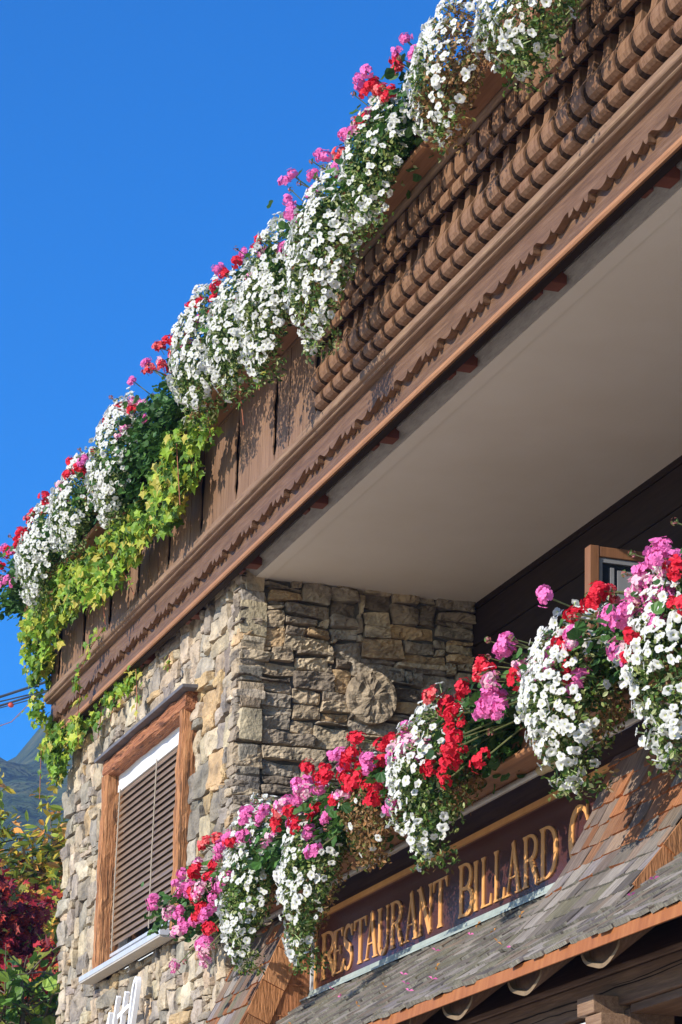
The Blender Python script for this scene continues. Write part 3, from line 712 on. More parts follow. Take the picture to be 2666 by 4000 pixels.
def glyph(ch):
    G = Glyph()
    if ch == 'I': G.stem(.5, .34)
    elif ch == 'L': G.stem(.28); G.rect(.3, .92, 0, SH); G.stroke([(.9, .01), (.93, .22)], lambda t: .10*(1-t)+.02)
    elif ch == 'E':
        G.stem(.26); G.rect(.3, .9, 0, SH); G.rect(.3, .86, 1-SH, 1); G.rect(.3, .7, .5, .5+SH)
        G.stroke([(.88, .01), (.92, .22)], lambda t: .10*(1-t)+.02); G.stroke([(.83, .99), (.87, .80)], lambda t: .10*(1-t)+.02); G.stroke([(.70, .42), (.70, .61)], .05)
    elif ch == 'T':
        G.stem(.5, b=False); G.rect(.08, .92, 1-SH*1.2, 1); G.stroke([(.10, .99), (.06, .78)], lambda t: .11*(1-t)+.02); G.stroke([(.90, .99), (.94, .78)], lambda t: .11*(1-t)+.02)
    elif ch == 'A':
        G.stroke([(.16, .02), (.5, 1.0)], TN); G.stroke([(.82, .02), (.48, 1.02)], TK*.95); G.rect(.3, .7, .32, .32+SH)
        G.rect(.02, .32, 0, SH); G.rect(.64, 1.0, 0, SH)
    elif ch == 'N':
        G.stem(.2, TN, b=False); G.stem(.84, TN, a=False); G.stroke([(.84, 0), (.17, 1)], TK*.95); G.rect(.02, .25, 1-SH, 1)
    elif ch == 'U':
        G.stem(.24, a=False, y0=.25); G.stem(.82, TN, a=False, y0=.25)
        G.stroke(bez([(.24, .27), (.24, -.08), (.82, -.08), (.82, .27)]), lambda t: TK*(1-t)+TN*t)
    elif ch in 'RB':
        G.stem(.24)
        G.stroke(bez([(.3, .98), (.78, 1.0), (.86, .80), (.84, .74)], 10)+bez([(.84, .74), (.82, .52), (.6, .50), (.3, .52)], 10)[1:], lambda t: TN*.6+(TK*.95-TN*.6)*math.sin(math.pi*t)**1.5)
        if ch == 'R': G.stroke([(.94, .015), (.54, .53)], TK*.9); G.rect(.82, 1.04, 0, SH)
        else: G.stroke(bez([(.3, .53), (.88, .55), (.96, .34), (.93, .27)], 10)+bez([(.93, .27), (.90, .0), (.6, .015), (.3, .02)], 10)[1:], lambda t: TN*.6+(TK-TN*.6)*math.sin(math.pi*t)**1.5)
    elif ch == 'D':
        G.stem(.22); G.stroke(bez([(.26, .98), (.85, 1.0), (.92, .7), (.92, .5)], 10)+bez([(.92, .5), (.92, .3), (.85, .0), (.26, .02)], 10)[1:], lambda t: TN*.6+(TK-TN*.6)*math.sin(math.pi*t)**1.3)
    elif ch == 'S':
        G.stroke(bez([(.82, .78), (.78, 1.02), (.24, 1.08), (.20, .74)], 10)+bez([(.20, .74), (.22, .50), (.82, .54), (.82, .25)], 12)[1:]+bez([(.82, .25), (.80, -.08), (.22, -.06), (.16, .24)], 10)[1:],
                 lambda t: .07+(TK-.03)*math.exp(-((t-.5)/.22)**2))
        G.stroke([(.83, .98), (.83, .72)], .05); G.stroke([(.15, .02), (.15, .28)], .05)
    elif ch == 'C':
        G.stroke(bez([(.88, .76), (.80, 1.06), (.18, 1.12), (.16, .5)], 14)+bez([(.16, .5), (.18, -.12), (.80, -.06), (.90, .24)], 14)[1:], lambda t: .07+(TK-.04)*math.exp(-((t-.5)/.25)**2))
        G.stroke([(.90, .98), (.90, .70)], .05)
    return G.mb
WORD = [('R', -14.536, .27), ('E', -14.367, .19), ('S', -14.205, .185), ('T', -14.011, .21), ('A', -13.835, .21), ('U', -13.655, .20), ('R', -13.462, .20), ('A', -13.24, .21), ('N', -13.045, .22), ('T', -12.836, .21),
        ('B', -12.50, .21), ('I', -12.365, .10), ('L', -12.235, .155), ('L', -12.075, .155), ('A', -11.90, .20), ('R', -11.70, .20), ('D', -11.495, .21), ('C', -11.16, .24), ('A', -10.93, .21)]
for i, (ch, x, wd) in enumerate(WORD):
    g_ = glyph(ch); big = ch in 'C' or i in (0, 10); hh = .248 if big else .232; z0 = 2.412
    for v in g_.v: pass
    g_.v = [np.column_stack((x-wd/2+v[:, 0]*wd, YS-.001+v[:, 1], z0+v[:, 2]*hh)) for v in g_.v]
    g_.build('letter', gold, sg, off=(x, YS, z0))
# white script letters on the rubble wall: only their upper parts are in the picture
ws = thing('script_sign', 'white cursive metal letters standing off the rubble stone wall below the window', 'sign', (-17.7, 4.46, 2.3))
def script(paths, x):
    m_ = MB()
    for k, pts in enumerate(paths):
        pts = [Vector(p) for p in pts]; n = len(pts); V = []
        for i, p in enumerate(pts):
            t = (pts[min(i+1, n-1)]-pts[max(i-1, 0)]).normalized(); nn = Vector((-t.y, t.x))*.014
            a, b = p+nn, p-nn; y0, y1 = 4.395-.0006*k, 4.425
            V += [(a.x, y0, a.y), (b.x, y0, b.y), (b.x, y1, b.y), (a.x, y1, a.y)]
        F = []
        for i in range(n-1):
            q = i*4
            for s_ in range(4): F.append((q+s_, q+(s_+1) % 4, q+4+(s_+1) % 4, q+4+s_))
        F += [(3, 2, 1, 0), (4*n-4, 4*n-3, 4*n-2, 4*n-1)]
        m_.add(V, F)
    m_.build('letter', white_s, ws, off=(x, 4.42, 2.4), bevel=.002)
B2 = lambda *p: [tuple(q) for q in bez(p, 16)]
script([B2((-18.16, 2.35), (-18.10, 2.5), (-18.02, 2.58), (-17.98, 2.655)), B2((-17.98, 2.655), (-18.03, 2.5), (-18.05, 2.4), (-17.98, 2.34))], -18.0)
script([B2((-17.80, 2.735), (-17.87, 2.6), (-17.93, 2.45), (-17.88, 2.35))], -17.84)
script([B2((-17.59, 2.735), (-17.66, 2.6), (-17.74, 2.45), (-17.68, 2.35)), [(-17.76, 2.60), (-17.5, 2.635)]], -17.64)
script([B2((-17.50, 2.35), (-17.42, 2.5), (-17.30, 2.74), (-17.33, 2.775))+B2((-17.33, 2.775), (-17.36, 2.80), (-17.43, 2.76), (-17.46, 2.6))[1:]+B2((-17.46, 2.6), (-17.50, 2.45), (-17.49, 2.33), (-17.40, 2.33))[1:]], -17.4)
for x in (-18.0, -17.84, -17.66, -17.44):
    q = MB(); q.tube([(x, 4.42, 2.45), (x, 4.52, 2.45)], .006, 6); q.build('stand_off', alu, ws)
# FLORA

# ---- flower boxes
def flower_box(name, label, x0, x1, yf, z0, dep, hgt, group):
    t = thing(name, label, 'flower box', ((x0+x1)/2, yf+dep/2, z0), group)
    a, b = x0+.012, x1-.012
    m = MB(); m.box(a, b, yf+.018, yf+.036, z0+.012, z0+hgt); m.box(a, b, yf+dep-.018, yf+dep, z0+.012, z0+hgt)
    m.box(a, a+.018, yf+.037, yf+dep-.019, z0+.012, z0+hgt); m.box(b-.018, b, yf+.037, yf+dep-.019, z0+.012, z0+hgt); m.box(a, b, yf+.018, yf+dep, z0, z0+.0115)
    m.build('trough', wood_box, t)
    m = MB(); scallop(m, a, b, yf, yf+.0175, z0+hgt-.012, z0+hgt-.095, .40, .045, random.random()); m.build('scalloped_trim', wood_box, t)
    m = MB(); m.prism([(yf-.004, z0-.004), (yf-.012, z0+.004), (yf-.010, z0+.016), (yf+.004, z0+.030), (yf+.0175, z0+.034), (yf+.0175, z0-.004)], 'x', a-.004, b+.004); m.build('moulding', wood_m, t)
    m = MB(); m.box(a-.004, b+.004, yf-.008, yf+.036, z0+hgt-.010, z0+hgt+.004); m.build('cap_strip', patina, t)
    m = MB(); m.box(a+.02, b-.02, yf+.038, yf+dep-.02, z0+hgt-.05, z0+hgt-.02); m.build('soil', soil, t)
    return t
UY, UZ, UH, UD = 4.128, 5.832, .20, .19
ORD = ['first', 'second', 'third', 'fourth', 'fifth', 'sixth', 'seventh', 'eighth', 'ninth']
for i in range(9):
    x0 = -20.12+1.42*i
    flower_box('flower_box', 'brown scalloped planter on the carved balcony rail, %s from its far left end' % ORD[i], x0, x0+1.40, UY, UZ, UD, UH, 'planters along the upper balcony')
LY, LZ, LH, LD = 4.398, 2.818, .205, .20
for i in range(5):
    x0 = -15.55+1.60*i
    flower_box('flower_box', 'brown scalloped planter above the restaurant sign, %s from the stone wall' % ORD[i], x0, x0+1.58, LY, LZ, LD, LH, 'planters above the restaurant sign')

# ---- plants
LEAF = ([(-.5, 0, 0), (-.1, .27, .05), (.28, .2, .04), (.5, 0, -.05), (.28, -.2, .04), (-.1, -.27, .05)], [(0, 3, 2, 1), (0, 5, 4, 3)])
ROUND = ([(-.42, 0, -.04)]+[(.5*math.cos(a)*(1 if k % 2 else .9), .5*math.sin(a)*(1 if k % 2 else .9), .09*math.sin(a*2.5)**2) for k, a in enumerate(np.linspace(-2.5, 2.5, 9))], [(0, 1, 2, 3), (0, 3, 4, 5), (0, 5, 6, 7), (0, 7, 8, 9)])
IVY = ([(-.42, 0, 0), (-.5, .22, .02), (-.2, .30, .05), (-.05, .52, -.02), (.12, .24, .06), (.58, 0, -.10), (.12, -.24, .06), (-.05, -.52, -.02), (-.2, -.30, .05), (-.5, -.22, .02), (.0, 0, .02)],
       [(0, 10, 3, 2, 1), (10, 5, 4, 3), (10, 7, 6, 5), (0, 9, 8, 7, 10)])
OVAL = ([(-.5, 0, 0), (-.2, .16, .04), (.15, .17, .05), (.5, 0, -.06), (.15, -.17, .05), (-.2, -.16, .04)], [(0, 3, 2, 1), (0, 5, 4, 3)])
MAPLE = ([(-.45, 0, 0), (-.30, .40, .03), (-.14, .17, .02), (.12, .46, -.03), (.12, .14, .03), (.55, 0, -.05), (.12, -.14, .03), (.12, -.46, -.03), (-.14, -.17, .02), (-.30, -.40, .03)],
         [(0, 2, 1), (0, 4, 3, 2), (0, 5, 4), (0, 6, 5), (0, 8, 7, 6), (0, 9, 8)])
def cols(n, pal, sd=.16):
    p = np.array(pal)[rng.integers(0, len(pal), n)]
    return np.clip(p*rng.normal(1, sd, (n, 1)), .004, 1)
GREEN = [(.06, .125, .018), (.045, .10, .016), (.10, .18, .03), (.17, .25, .045), (.03, .07, .018), (.24, .28, .07), (.42, .46, .20)]
GERA = [(.05, .13, .025), (.035, .10, .02), (.08, .18, .035), (.06, .14, .04)]
DRY = [(.30, .15, .05), (.22, .11, .04), (.36, .22, .09), (.16, .10, .03), (.14, .15, .03)]
LIME = [(.27, .42, .035), (.20, .36, .03), (.40, .46, .05), (.11, .22, .025), (.18, .32, .03), (.08, .17, .02), (.48, .42, .07)]

def petunia_mesh(seed):
    r_ = random.Random(seed); m = MB(); n = 20; V = [(0, 0, -.34)]
    for k in range(n):
        a = 2*math.pi*k/n; V.append((.22*math.cos(a), .22*math.sin(a), -.12))
    amp = [r_.uniform(.85, 1.1) for _ in range(5)]; droop = r_.uniform(-.1, .25)
    for k in range(n):
        a = 2*math.pi*k/n; lob = (k//4) % 5; q = (k % 4)
        rr = {0: .84, 1: .97, 2: 1.0, 3: .97}[q]*amp[lob if q else lob]*(1 if q else .97)
        V.append((.68*rr*math.cos(a), .68*rr*math.sin(a), .0+r_.uniform(-.03, .03)))
    for k in range(n):
        a = 2*math.pi*k/n; lob = (k//4) % 5; q = (k % 4)
        rr = {0: .80, 1: .98, 2: 1.02, 3: .98}[q]*amp[lob]
        V.append((rr*math.cos(a), rr*math.sin(a), -droop*.5+r_.uniform(-.10, .08)+(.05 if q == 0 else 0)))
    F = []; M = []
    for k in range(n):
        j = (k+1) % n
        F.append((0, 1+k, 1+j)); M.append(1); F.append((1+k, n+1+k, n+1+j, 1+j)); M.append(0); F.append((n+1+k, 2*n+1+k, 2*n+1+j, n+1+j)); M.append(0)
    m.add(V, F, M)
    V = []; 
    for (rr, z) in ((.20, -.14), (.12, -.6), (.06, -1.15)):
        for k in range(6):
            a = 2*math.pi*k/6; V.append((rr*math.cos(a), rr*math.sin(a), z))
    m.add(V, [(i*6+k, (i+1)*6+k, (i+1)*6+(k+1) % 6, i*6+(k+1) % 6) for i in range(2) for k in range(6)], 2)
    return m.mesh('blossom', [petal, throat, tube], smooth=True), (np.concatenate(m.v), m.f, m.m)
PET = [petunia_mesh(i) for i in range(10)]
def gera_mesh(seed, mats):
    r_ = random.Random(seed); m = MB(); nf = r_.choice((9, 11, 13)); el = r_.uniform(.8, 1.2)
    for i in range(nf):
        z = 1-1.25*(i+.5)/nf; a = i*2.39996; rr = math.sqrt(max(0, 1-z*z))
        d = Vector((rr*math.cos(a)*el, rr*math.sin(a), z*.8)); d = (d+Vector((r_.uniform(-.3, .3), r_.uniform(-.3, .3), r_.uniform(-.3, .3)))).normalized()
        c = d*r_.uniform(.40, 1.05); q = d.to_track_quat('Z', 'Y'); sp = r_.uniform(0, 6)
        for k in range(5):
            an = sp+2*math.pi*k/5+r_.uniform(-.15, .15); L = r_.uniform(.36, .55); wd = .21
            pts = [(0, 0, 0), (L*.55, wd, .05), (L, wd*.75, r_.uniform(-.06, .06)), (L*1.06, 0, r_.uniform(-.03, .03)), (L, -wd*.75, r_.uniform(-.06, .06)), (L*.55, -wd, .05)]
            V = []
            for (x, y, z_) in pts:
                p = Vector((x*math.cos(an)-y*math.sin(an), x*math.sin(an)+y*math.cos(an), z_)); V.append(tuple(c+q @ p))
            m.add(V, [(0, 1, 2, 3), (0, 3, 4, 5)], 1 if (len(mats) > 1 and r_.random() < .35) else 0)
    m.tube([(0, 0, .3), (0, 0, -.5), (.05, .02, -1.2)], [.05, .05, .045], 5, len(mats))
    return m.mesh('flower_head', mats+[stem_m])
HEADS = {'r': [gera_mesh(i, [g_red]) for i in range(4)], 'p': [gera_mesh(10+i, [g_pink]) for i in range(4)], 's': [gera_mesh(20+i, [g_salm, g_red]) for i in range(3)], 'w': [gera_mesh(30+i, [g_pale, g_pink]) for i in range(3)]}
def quat_to(n, spin):
    q = Vector(n).to_track_quat('Z', 'Y'); return q @ Matrix.Rotation(spin, 3, 'Z').to_quaternion()
def sphere_dirs(n):
    d = rng.normal(size=(n, 3)); return d/np.linalg.norm(d, axis=1, keepdims=True)
def petunia(label, c, ax, ay, az, nb, root, dry=0.0, nleaf=2600, pinks=0, skew=0., bl=.0225):
    c = np.array(c); nb = int(nb*(1.4 if c[2] > 4 else 1.75)); ax *= 1.0 if c[2] > 4 else .86; ay *= .98; t = thing('petunia_plant', label, 'flower', root, 'hanging petunias in the flower boxes')
    seed = rng.uniform(0, 50)
    def place(d, r):
        f = 1-.48*np.clip(-d[:, 2], 0, 1)**1.3
        nz = np.array([MN.noise((x*2.2+seed, y*2.2, z*2.2)) for x, y, z in d])
        rr = r*(1+.20*nz)
        p = np.column_stack((d[:, 0]*ax*f, d[:, 1]*ay*f, d[:, 2]*az))*rr[:, None]
        p[:, 1] += -.10*ay*0+p[:, 2]*.10+skew*p[:, 2]
        return c+p
    mb = MB(); n = int(nleaf*(.6+ax*az*3))
    d = sphere_dirs(n); r = rng.uniform(.45, 1.02, n)**.7; pos = place(d, r)
    # stems running back up into the box
    k = n//5; a = rng.integers(0, n, k); u = rng.uniform(0, 1, (k, 1)); back = np.column_stack((c[0]+rng.normal(0, ax*.55, k), np.full(k, root[1]-.01), np.full(k, root[2]+.04)))
    pos2 = pos[a]*(1-u)+back*u+rng.normal(0, .03, (k, 3)); pos = np.vstack((pos, pos2)); d = np.vstack((d, d[a]))
    # trailing tips below
    k = n//14; a = rng.integers(0, n, k); low = pos[:n][a].copy(); low[:, 2] = c[2]-az*rng.uniform(.85, 1.12, k); low[:, :2] = c[:2]+(low[:, :2]-c[:2])*.6; pos = np.vstack((pos, low)); d = np.vstack((d, sphere_dirs(k)))
    nn = d*.7+rng.normal(0, .6, d.shape)+np.array([0, -.25, .35])
    cc = cols(len(pos), GREEN)
    if dry:
        fld = np.array([MN.noise((p[0]*3+seed, p[1]*4, p[2]*3)) for p in pos])+(pos[:, 1]-c[1])/max(ay, .05)*.45+dry-.5
        m_ = fld > 0; cc[m_] = cols(int(m_.sum()), DRY)
    else:
        m_ = rng.random(len(pos)) < .035; cc[m_] = cols(int(m_.sum()), DRY)
    scatter(mb, LEAF[0], LEAF[1], pos, nn, rng.uniform(.016, .031, len(pos)), cc)
    for i in range(16):
        e = pos[rng.integers(0, n)]; b = Vector((c[0]+rng.normal(0, ax*.5), root[1], root[2])); e = Vector(e)
        mb.tube([b, b.lerp(e, .5)+Vector((0, -.06, .05)), e], .0022, 4, 1)
    mb.build('foliage', [leaf, stem_m], t, off=root)
    # blossoms: thickest towards the sun
    d = sphere_dirs(nb*14); wgt = np.exp(1.35*(-d[:, 1])+.25*d[:, 0]+.15*d[:, 2])*np.clip(.3+np.array([MN.noise((x*1.7+seed, y*1.7+9, z*1.7)) for x, y, z in d])*1.5+.5, .06, 2)
    wgt[(d[:, 1] > .55)] *= .08; pick = rng.choice(len(d), size=nb*6, replace=False, p=wgt/wgt.sum()); d = d[pick]
    if dry:
        d = d[(d[:, 1] < .15) | (rng.random(len(d)) < .15)]
    pos = place(d, rng.uniform(.98, 1.10, len(d))); keep = []
    for i in range(len(pos)):
        if len(keep) >= nb: break
        if all((pos[i]-pos[j]) @ (pos[i]-pos[j]) > (.0205**2) for j in keep): keep.append(i)
    pos, d = pos[keep], d[keep]; dd = d*np.array([1, 1.1, .8])+np.array([.12, -.35, .22])+rng.normal(0, .48, d.shape); L = []
    for i in range(len(pos)):
        k = int(rng.integers(0, len(PET))); s_ = bl*rng.uniform(.78, 1.18)*(1.0 if c[2] > 4 else .98)
        L.append((pos[i], dd[i], k, s_))
    cv = -np.array([v[0] for v in L]) if L else None
    order = sorted(range(len(L)), key=lambda i: -float(-L[i][0] @ np.array(L[i][1])/np.linalg.norm(L[i][1])/np.linalg.norm(L[i][0])))
    rest = MB(); mats_ = [petal, throat, tube]
    for q, i in enumerate(order):
        p, n_, k, s_ = L[i]; qt = quat_to(n_, random.uniform(0, 6)); an_ = random.uniform(.62, 1.0); cp_ = random.uniform(.7, 2.2)
        if q < 100:
            o = bpy.data.objects.new('blossom', PET[k][0]); COL.objects.link(o); o.parent = t; o.location = Vector(p)-t.location; o.rotation_mode = 'QUATERNION'; o.rotation_quaternion = qt; o.scale = (s_, s_*an_, s_*cp_)
        else:
            v, f, mm = PET[k][1]; M3 = np.array(qt.to_matrix())*s_*np.array([1, an_, cp_])
            rest.add(v @ M3.T+p, f, mm)
    if rest.n: tag(rest.build('blossoms', mats_, t, off=root, smooth=True), kind='stuff')
    return t
def geranium(label, heads, root, y, nleaf=420, hs=.043, low=0.0):
    xs = [h[1] for h in heads]; x0, x1 = min(xs)-.16, max(xs)+.16
    t = thing('geranium_plant', label, 'flower', (sum(xs)/len(xs), root[0], root[1]), 'geraniums rising from the flower boxes'); mb = MB()
    n = int(nleaf*(x1-x0)/.45); bx = rng.uniform(x0, x1, n); zt = np.array([max([h[2]-2.2*abs(h[1]-x) for h in heads]+[root[1]+.05]) for x in bx])
    u = rng.uniform(0, 1, n)**.8
    pos = np.column_stack((bx, root[0]+(y-root[0])*u*rng.uniform(.4, 1.05, n)+rng.normal(0, .05, n), root[1]+(np.minimum(zt-.05, root[1]+.2)-root[1])*u+rng.normal(0, .04, n)-low*rng.random(n)))
    nn = np.column_stack((rng.normal(0, .5, n), rng.normal(-.55, .4, n), rng.uniform(.1, 1.1, n)))
    scatter(mb, ROUND[0], ROUND[1], pos, nn, rng.uniform(.03, .062, n), cols(n, GERA, .2))
    pal = []
    for (c, hx, hz) in heads:
        yy = y+random.uniform(-.05, .06)
        p = Vector((hx+(yy-y)*0, yy, hz)); b = Vector((hx+random.uniform(-.1, .1), root[0], root[1]+.02))
        mb.tube([b, b.lerp(p, .55)+Vector((0, .02, .03)), p], .0035, 5, 1)
        for rpt in range(2):
            k = random.choice(HEADS[c]); o = bpy.data.objects.new('flower_head', k); COL.objects.link(o); o.parent = t
            o.location = p-t.location+(Vector((random.uniform(-.07, .07), random.uniform(-.03, .02), random.uniform(-.05, .03))) if rpt else Vector((0, 0, 0)));
            o.rotation_mode = 'QUATERNION'; o.rotation_quaternion = quat_to((random.uniform(-.3, .6), -.75, .5+random.uniform(-.3, .35)), random.uniform(0, 6)); s_ = hs*random.uniform(.72, 1.02)*(.8 if rpt else 1); o.scale = (s_, s_*random.uniform(.8, 1.1), s_*random.uniform(.75, 1))
    # a few stray buds
    for i in range(len(heads)//2+1):
        h = random.choice(heads); p = Vector((h[1]+random.uniform(-.15, .15), y+random.uniform(-.04, .08), h[2]+random.uniform(-.02, .07))); b = Vector((p.x, root[0], root[1]))
        mb.tube([b, b.lerp(p, .6)+Vector((0, .02, .02)), p], .0028, 5, 1)
        k = 14; d = sphere_dirs(k); scatter(mb, LEAF[0], LEAF[1], np.array(p)+d*.014, d, np.full(k, .016), cols(k, [(.35, .12, .08), (.12, .2, .05), (.5, .2, .2)]))
    mb.build('foliage', [leaf, stem_m], t, off=t.location)
    return t
UR = lambda x: (x, 4.22, 6.01)
LR = lambda x: (x, 4.49, 3.0)
UP = [('white petunias overhanging the balcony at the top right corner', (-9.92, 3.98, 5.66), .40, .19, .26, 120, 0),
      ('white petunias half dried to brown beside the topmost right clump', (-10.92, 4.0, 5.88), .38, .16, .33, 150, .75),
      ('narrow white petunias hanging before the topmost red geraniums', (-12.00, 4.0, 5.88), .36, .13, .33, 130, 0),
      ('longest white petunia cascade with its tip on the carved balusters', (-12.71, 4.0, 5.69), .40, .16, .46, 250, 0),
      ('dense white petunias ending where the plain planks begin', (-13.64, 4.0, 5.82), .38, .15, .42, 210, .12),
      ('white petunias on the plank part, right half of the broadest mass', (-14.24, 4.0, 5.85), .36, .15, .36, 170, .05),
      ('white petunias on the plank part, left half of the broadest mass', (-14.95, 4.0, 6.0), .42, .16, .40, 230, 0),
      ('white petunias just left of the leafy pink geranium gap', (-16.94, 4.0, 5.98), .42, .15, .40, 230, 0),
      ('white petunias above the lime creeper, second from the balcony end', (-18.00, 4.0, 6.0), .44, .14, .33, 190, .12),
      ('white petunias at the far left end of the balcony', (-19.05, 4.0, 5.97), .48, .15, .36, 230, .2)]
for lb, c, ax, ay, az, nb, dry in UP: petunia(lb, c, ax, ay, az, nb, UR(c[0]), dry)
LP = [('white petunias among pink geraniums at the stone wall end of the sign', (-14.27, 4.2, 2.83), .30, .15, .42, 130, .05),
      ('trailing white petunias hanging over the first letter of the sign', (-13.24, 4.2, 2.69), .29, .15, .42, 110, .05),
      ('dried brown petunias hanging beneath the red geranium mass', (-12.38, 4.22, 2.86), .36, .13, .25, 8, 1.3),
      ('white petunias beneath scarlet geraniums in the middle of the sign', (-11.50, 4.2, 2.82), .31, .20, .37, 100, .25),
      ('big round clump of white petunias left of the shingled flank', (-9.93, 4.2, 2.79), .36, .22, .34, 180, .1),
      ('white petunias hanging over the shingles at the right picture edge', (-9.05, 4.2, 2.75), .32, .16, .38, 120, .1)]
for lb, c, ax, ay, az, nb, dry in LP: petunia(lb, c, ax, ay, az, nb, LR(c[0]), dry, nleaf=3000)
GU = [('pink and red geraniums beside the half dried petunias', [('p', -11.41, 6.25), ('r', -11.50, 6.18), ('s', -11.59, 6.19), ('p', -11.32, 6.14), ('r', -11.91, 6.23), ('r', -11.77, 6.16), ('p', -12.01, 6.29), ('r', -11.65, 6.10), ('r', -11.85, 6.20)]),
      ('small pink geraniums above the longest white cascade', [('p', -12.36, 6.21), ('p', -12.22, 6.12), ('s', -12.49, 6.15), ('p', -12.60, 6.17)]),
      ('single pink geranium standing tall against the sky', [('p', -13.05, 6.26), ('p', -13.21, 6.12)]),
      ('pink and red geraniums scattered over the dense white petunias', [('r', -13.86, 6.23), ('p', -14.11, 6.26), ('r', -14.18, 6.15), ('r', -14.46, 6.18), ('w', -13.7, 6.1)]),
      ('red and pink geraniums on the skyline over the plank part', [('r', -14.84, 6.23), ('p', -15.14, 6.22)]),
      ('salmon and red geraniums at the left edge of the broadest white mass', [('s', -15.57, 6.22), ('r', -15.53, 6.25), ('r', -15.64, 6.12), ('s', -15.50, 6.18), ('r', -15.45, 6.24)]),
      ('leafy geranium with few pink blooms in the gap between white masses', [('p', -16.12, 6.33), ('p', -16.40, 6.31), ('p', -16.21, 6.0), ('r', -16.77, 6.26), ('w', -16.3, 6.12), ('w', -16.5, 6.2)]),
      ('red and pink geraniums above the creeper, third group from the end', [('r', -17.57, 6.21), ('r', -17.95, 6.27), ('p', -17.62, 6.17), ('w', -17.8, 6.16), ('w', -18.1, 6.15)]),
      ('row of small red geraniums along the far skyline of the balcony', [('r', -18.91, 6.26), ('r', -19.34, 6.29), ('r', -19.70, 6.28), ('r', -18.6, 6.22), ('s', -19.1, 6.22), ('r', -19.5, 6.24)]),
      ('pink and red geraniums trailing round the balcony corner', [('p', -19.97, 6.25), ('p', -20.17, 6.18), ('p', -19.9, 5.98), ('p', -19.6, 6.24), ('r', -19.85, 6.25), ('r', -20.0, 6.12), ('w', -20.1, 6.05)])]
def more(hd, n, lo, hi):
    out = list(hd)
    for i in range(n):
        c, x, z = random.choice(hd); out.append((c if random.random() < .7 else random.choice('rpw'), x+random.uniform(-.30, .30), z+random.uniform(lo, hi)))
    return out
for lb, hd in GU:
    hd = more(hd, len(hd)//2+2, -.13, .0)
    geranium(lb, hd, (4.22, 6.0), 3.95, hs=.045, low=.12 if 'leafy' not in lb else .35, nleaf=420 if 'leafy' not in lb else 900)
GL = [('pink and red geraniums spilling over the corner of the stone wall', [('s', -14.83, 3.12), ('r', -14.64, 2.97), ('p', -14.57, 3.06), ('p', -14.37, 3.08), ('r', -14.20, 3.01), ('p', -15.16, 3.02), ('r', -14.93, 2.98), ('p', -15.31, 2.85), ('r', -15.04, 2.82), ('r', -14.89, 2.99), ('p', -14.70, 2.82), ('r', -14.77, 2.73), ('r', -14.54, 2.62), ('p', -14.92, 2.61), ('p', -15.84, 2.99), ('p', -15.25, 2.95), ('p', -15.1, 2.76), ('w', -15.45, 2.86), ('w', -15.4, 2.98), ('w', -15.25, 2.72), ('p', -14.75, 2.94), ('r', -14.85, 2.86), ('w', -14.6, 2.9), ('p', -14.6, 2.72), ('p', -15.0, 2.92), ('w', -15.0, 3.05)]),
      ('pink geraniums with a few red heads left of the scarlet mass', [('p', -13.71, 3.09), ('p', -13.86, 3.10), ('p', -13.42, 3.08), ('r', -13.19, 2.97), ('r', -13.02, 2.97), ('p', -12.81, 2.90), ('p', -13.14, 3.11), ('s', -13.5, 3.04), ('p', -13.3, 2.96), ('w', -13.05, 3.04), ('r', -13.6, 3.0), ('w', -13.55, 2.92), ('p', -13.0, 2.84)]),
      ('scarlet geranium mass with pink heads above the dried petunias', [('r', -12.87, 3.12), ('r', -12.67, 3.07), ('p', -12.79, 3.01), ('p', -12.57, 3.12), ('p', -12.48, 3.11), ('r', -12.23, 3.06), ('r', -12.04, 3.06), ('r', -11.93, 3.06), ('r', -12.16, 2.99), ('r', -12.09, 2.90), ('r', -12.22, 2.96), ('r', -12.12, 2.84), ('r', -12.35, 3.06), ('r', -12.45, 3.0), ('r', -12.55, 3.0), ('r', -12.33, 2.95), ('w', -12.5, 2.92), ('r', -12.0, 2.98), ('r', -12.13, 3.1)]),
      ('pink geraniums on the left of the middle white petunias', [('p', -11.75, 3.08), ('p', -11.58, 2.98), ('p', -11.69, 2.91), ('p', -11.57, 2.90), ('w', -11.65, 3.02), ('w', -11.75, 2.96), ('s', -11.2, 3.08)]),
      ('scarlet geraniums on the right of the middle white petunias', [('r', -11.12, 3.01), ('r', -10.99, 2.92), ('r', -10.94, 3.06), ('r', -11.04, 2.97), ('r', -11.09, 2.81), ('r', -10.96, 2.80), ('r', -11.18, 3.05)]),
      ('salmon and pink geraniums beside the bare part of the planter', [('s', -10.69, 3.08), ('r', -10.67, 3.09), ('p', -10.50, 3.12), ('p', -10.43, 3.12), ('p', -10.59, 2.94), ('p', -10.49, 2.87), ('r', -10.36, 2.96), ('w', -10.55, 3.0), ('p', -10.6, 2.88)]),
      ('red and pink geraniums with one tall pink head on the big white clump', [('r', -9.87, 3.00), ('r', -9.78, 2.95), ('p', -10.02, 2.95), ('p', -10.00, 2.99), ('p', -9.93, 3.18), ('r', -9.74, 3.06), ('p', -9.97, 2.92)]),
      ('salmon geraniums in front of the open casement', [('s', -9.47, 3.08), ('r', -9.45, 3.03), ('p', -9.41, 2.96), ('p', -9.25, 2.90), ('p', -9.18, 2.93), ('w', -9.2, 3.0), ('r', -9.42, 3.06)]),
      ('tall pink and red geraniums at the right picture edge', [('p', -9.02, 3.10), ('p', -8.93, 3.06), ('r', -8.90, 3.01), ('p', -9.14, 3.07), ('p', -9.06, 2.96), ('p', -8.99, 2.94), ('w', -9.1, 3.0), ('p', -8.97, 3.11)])]
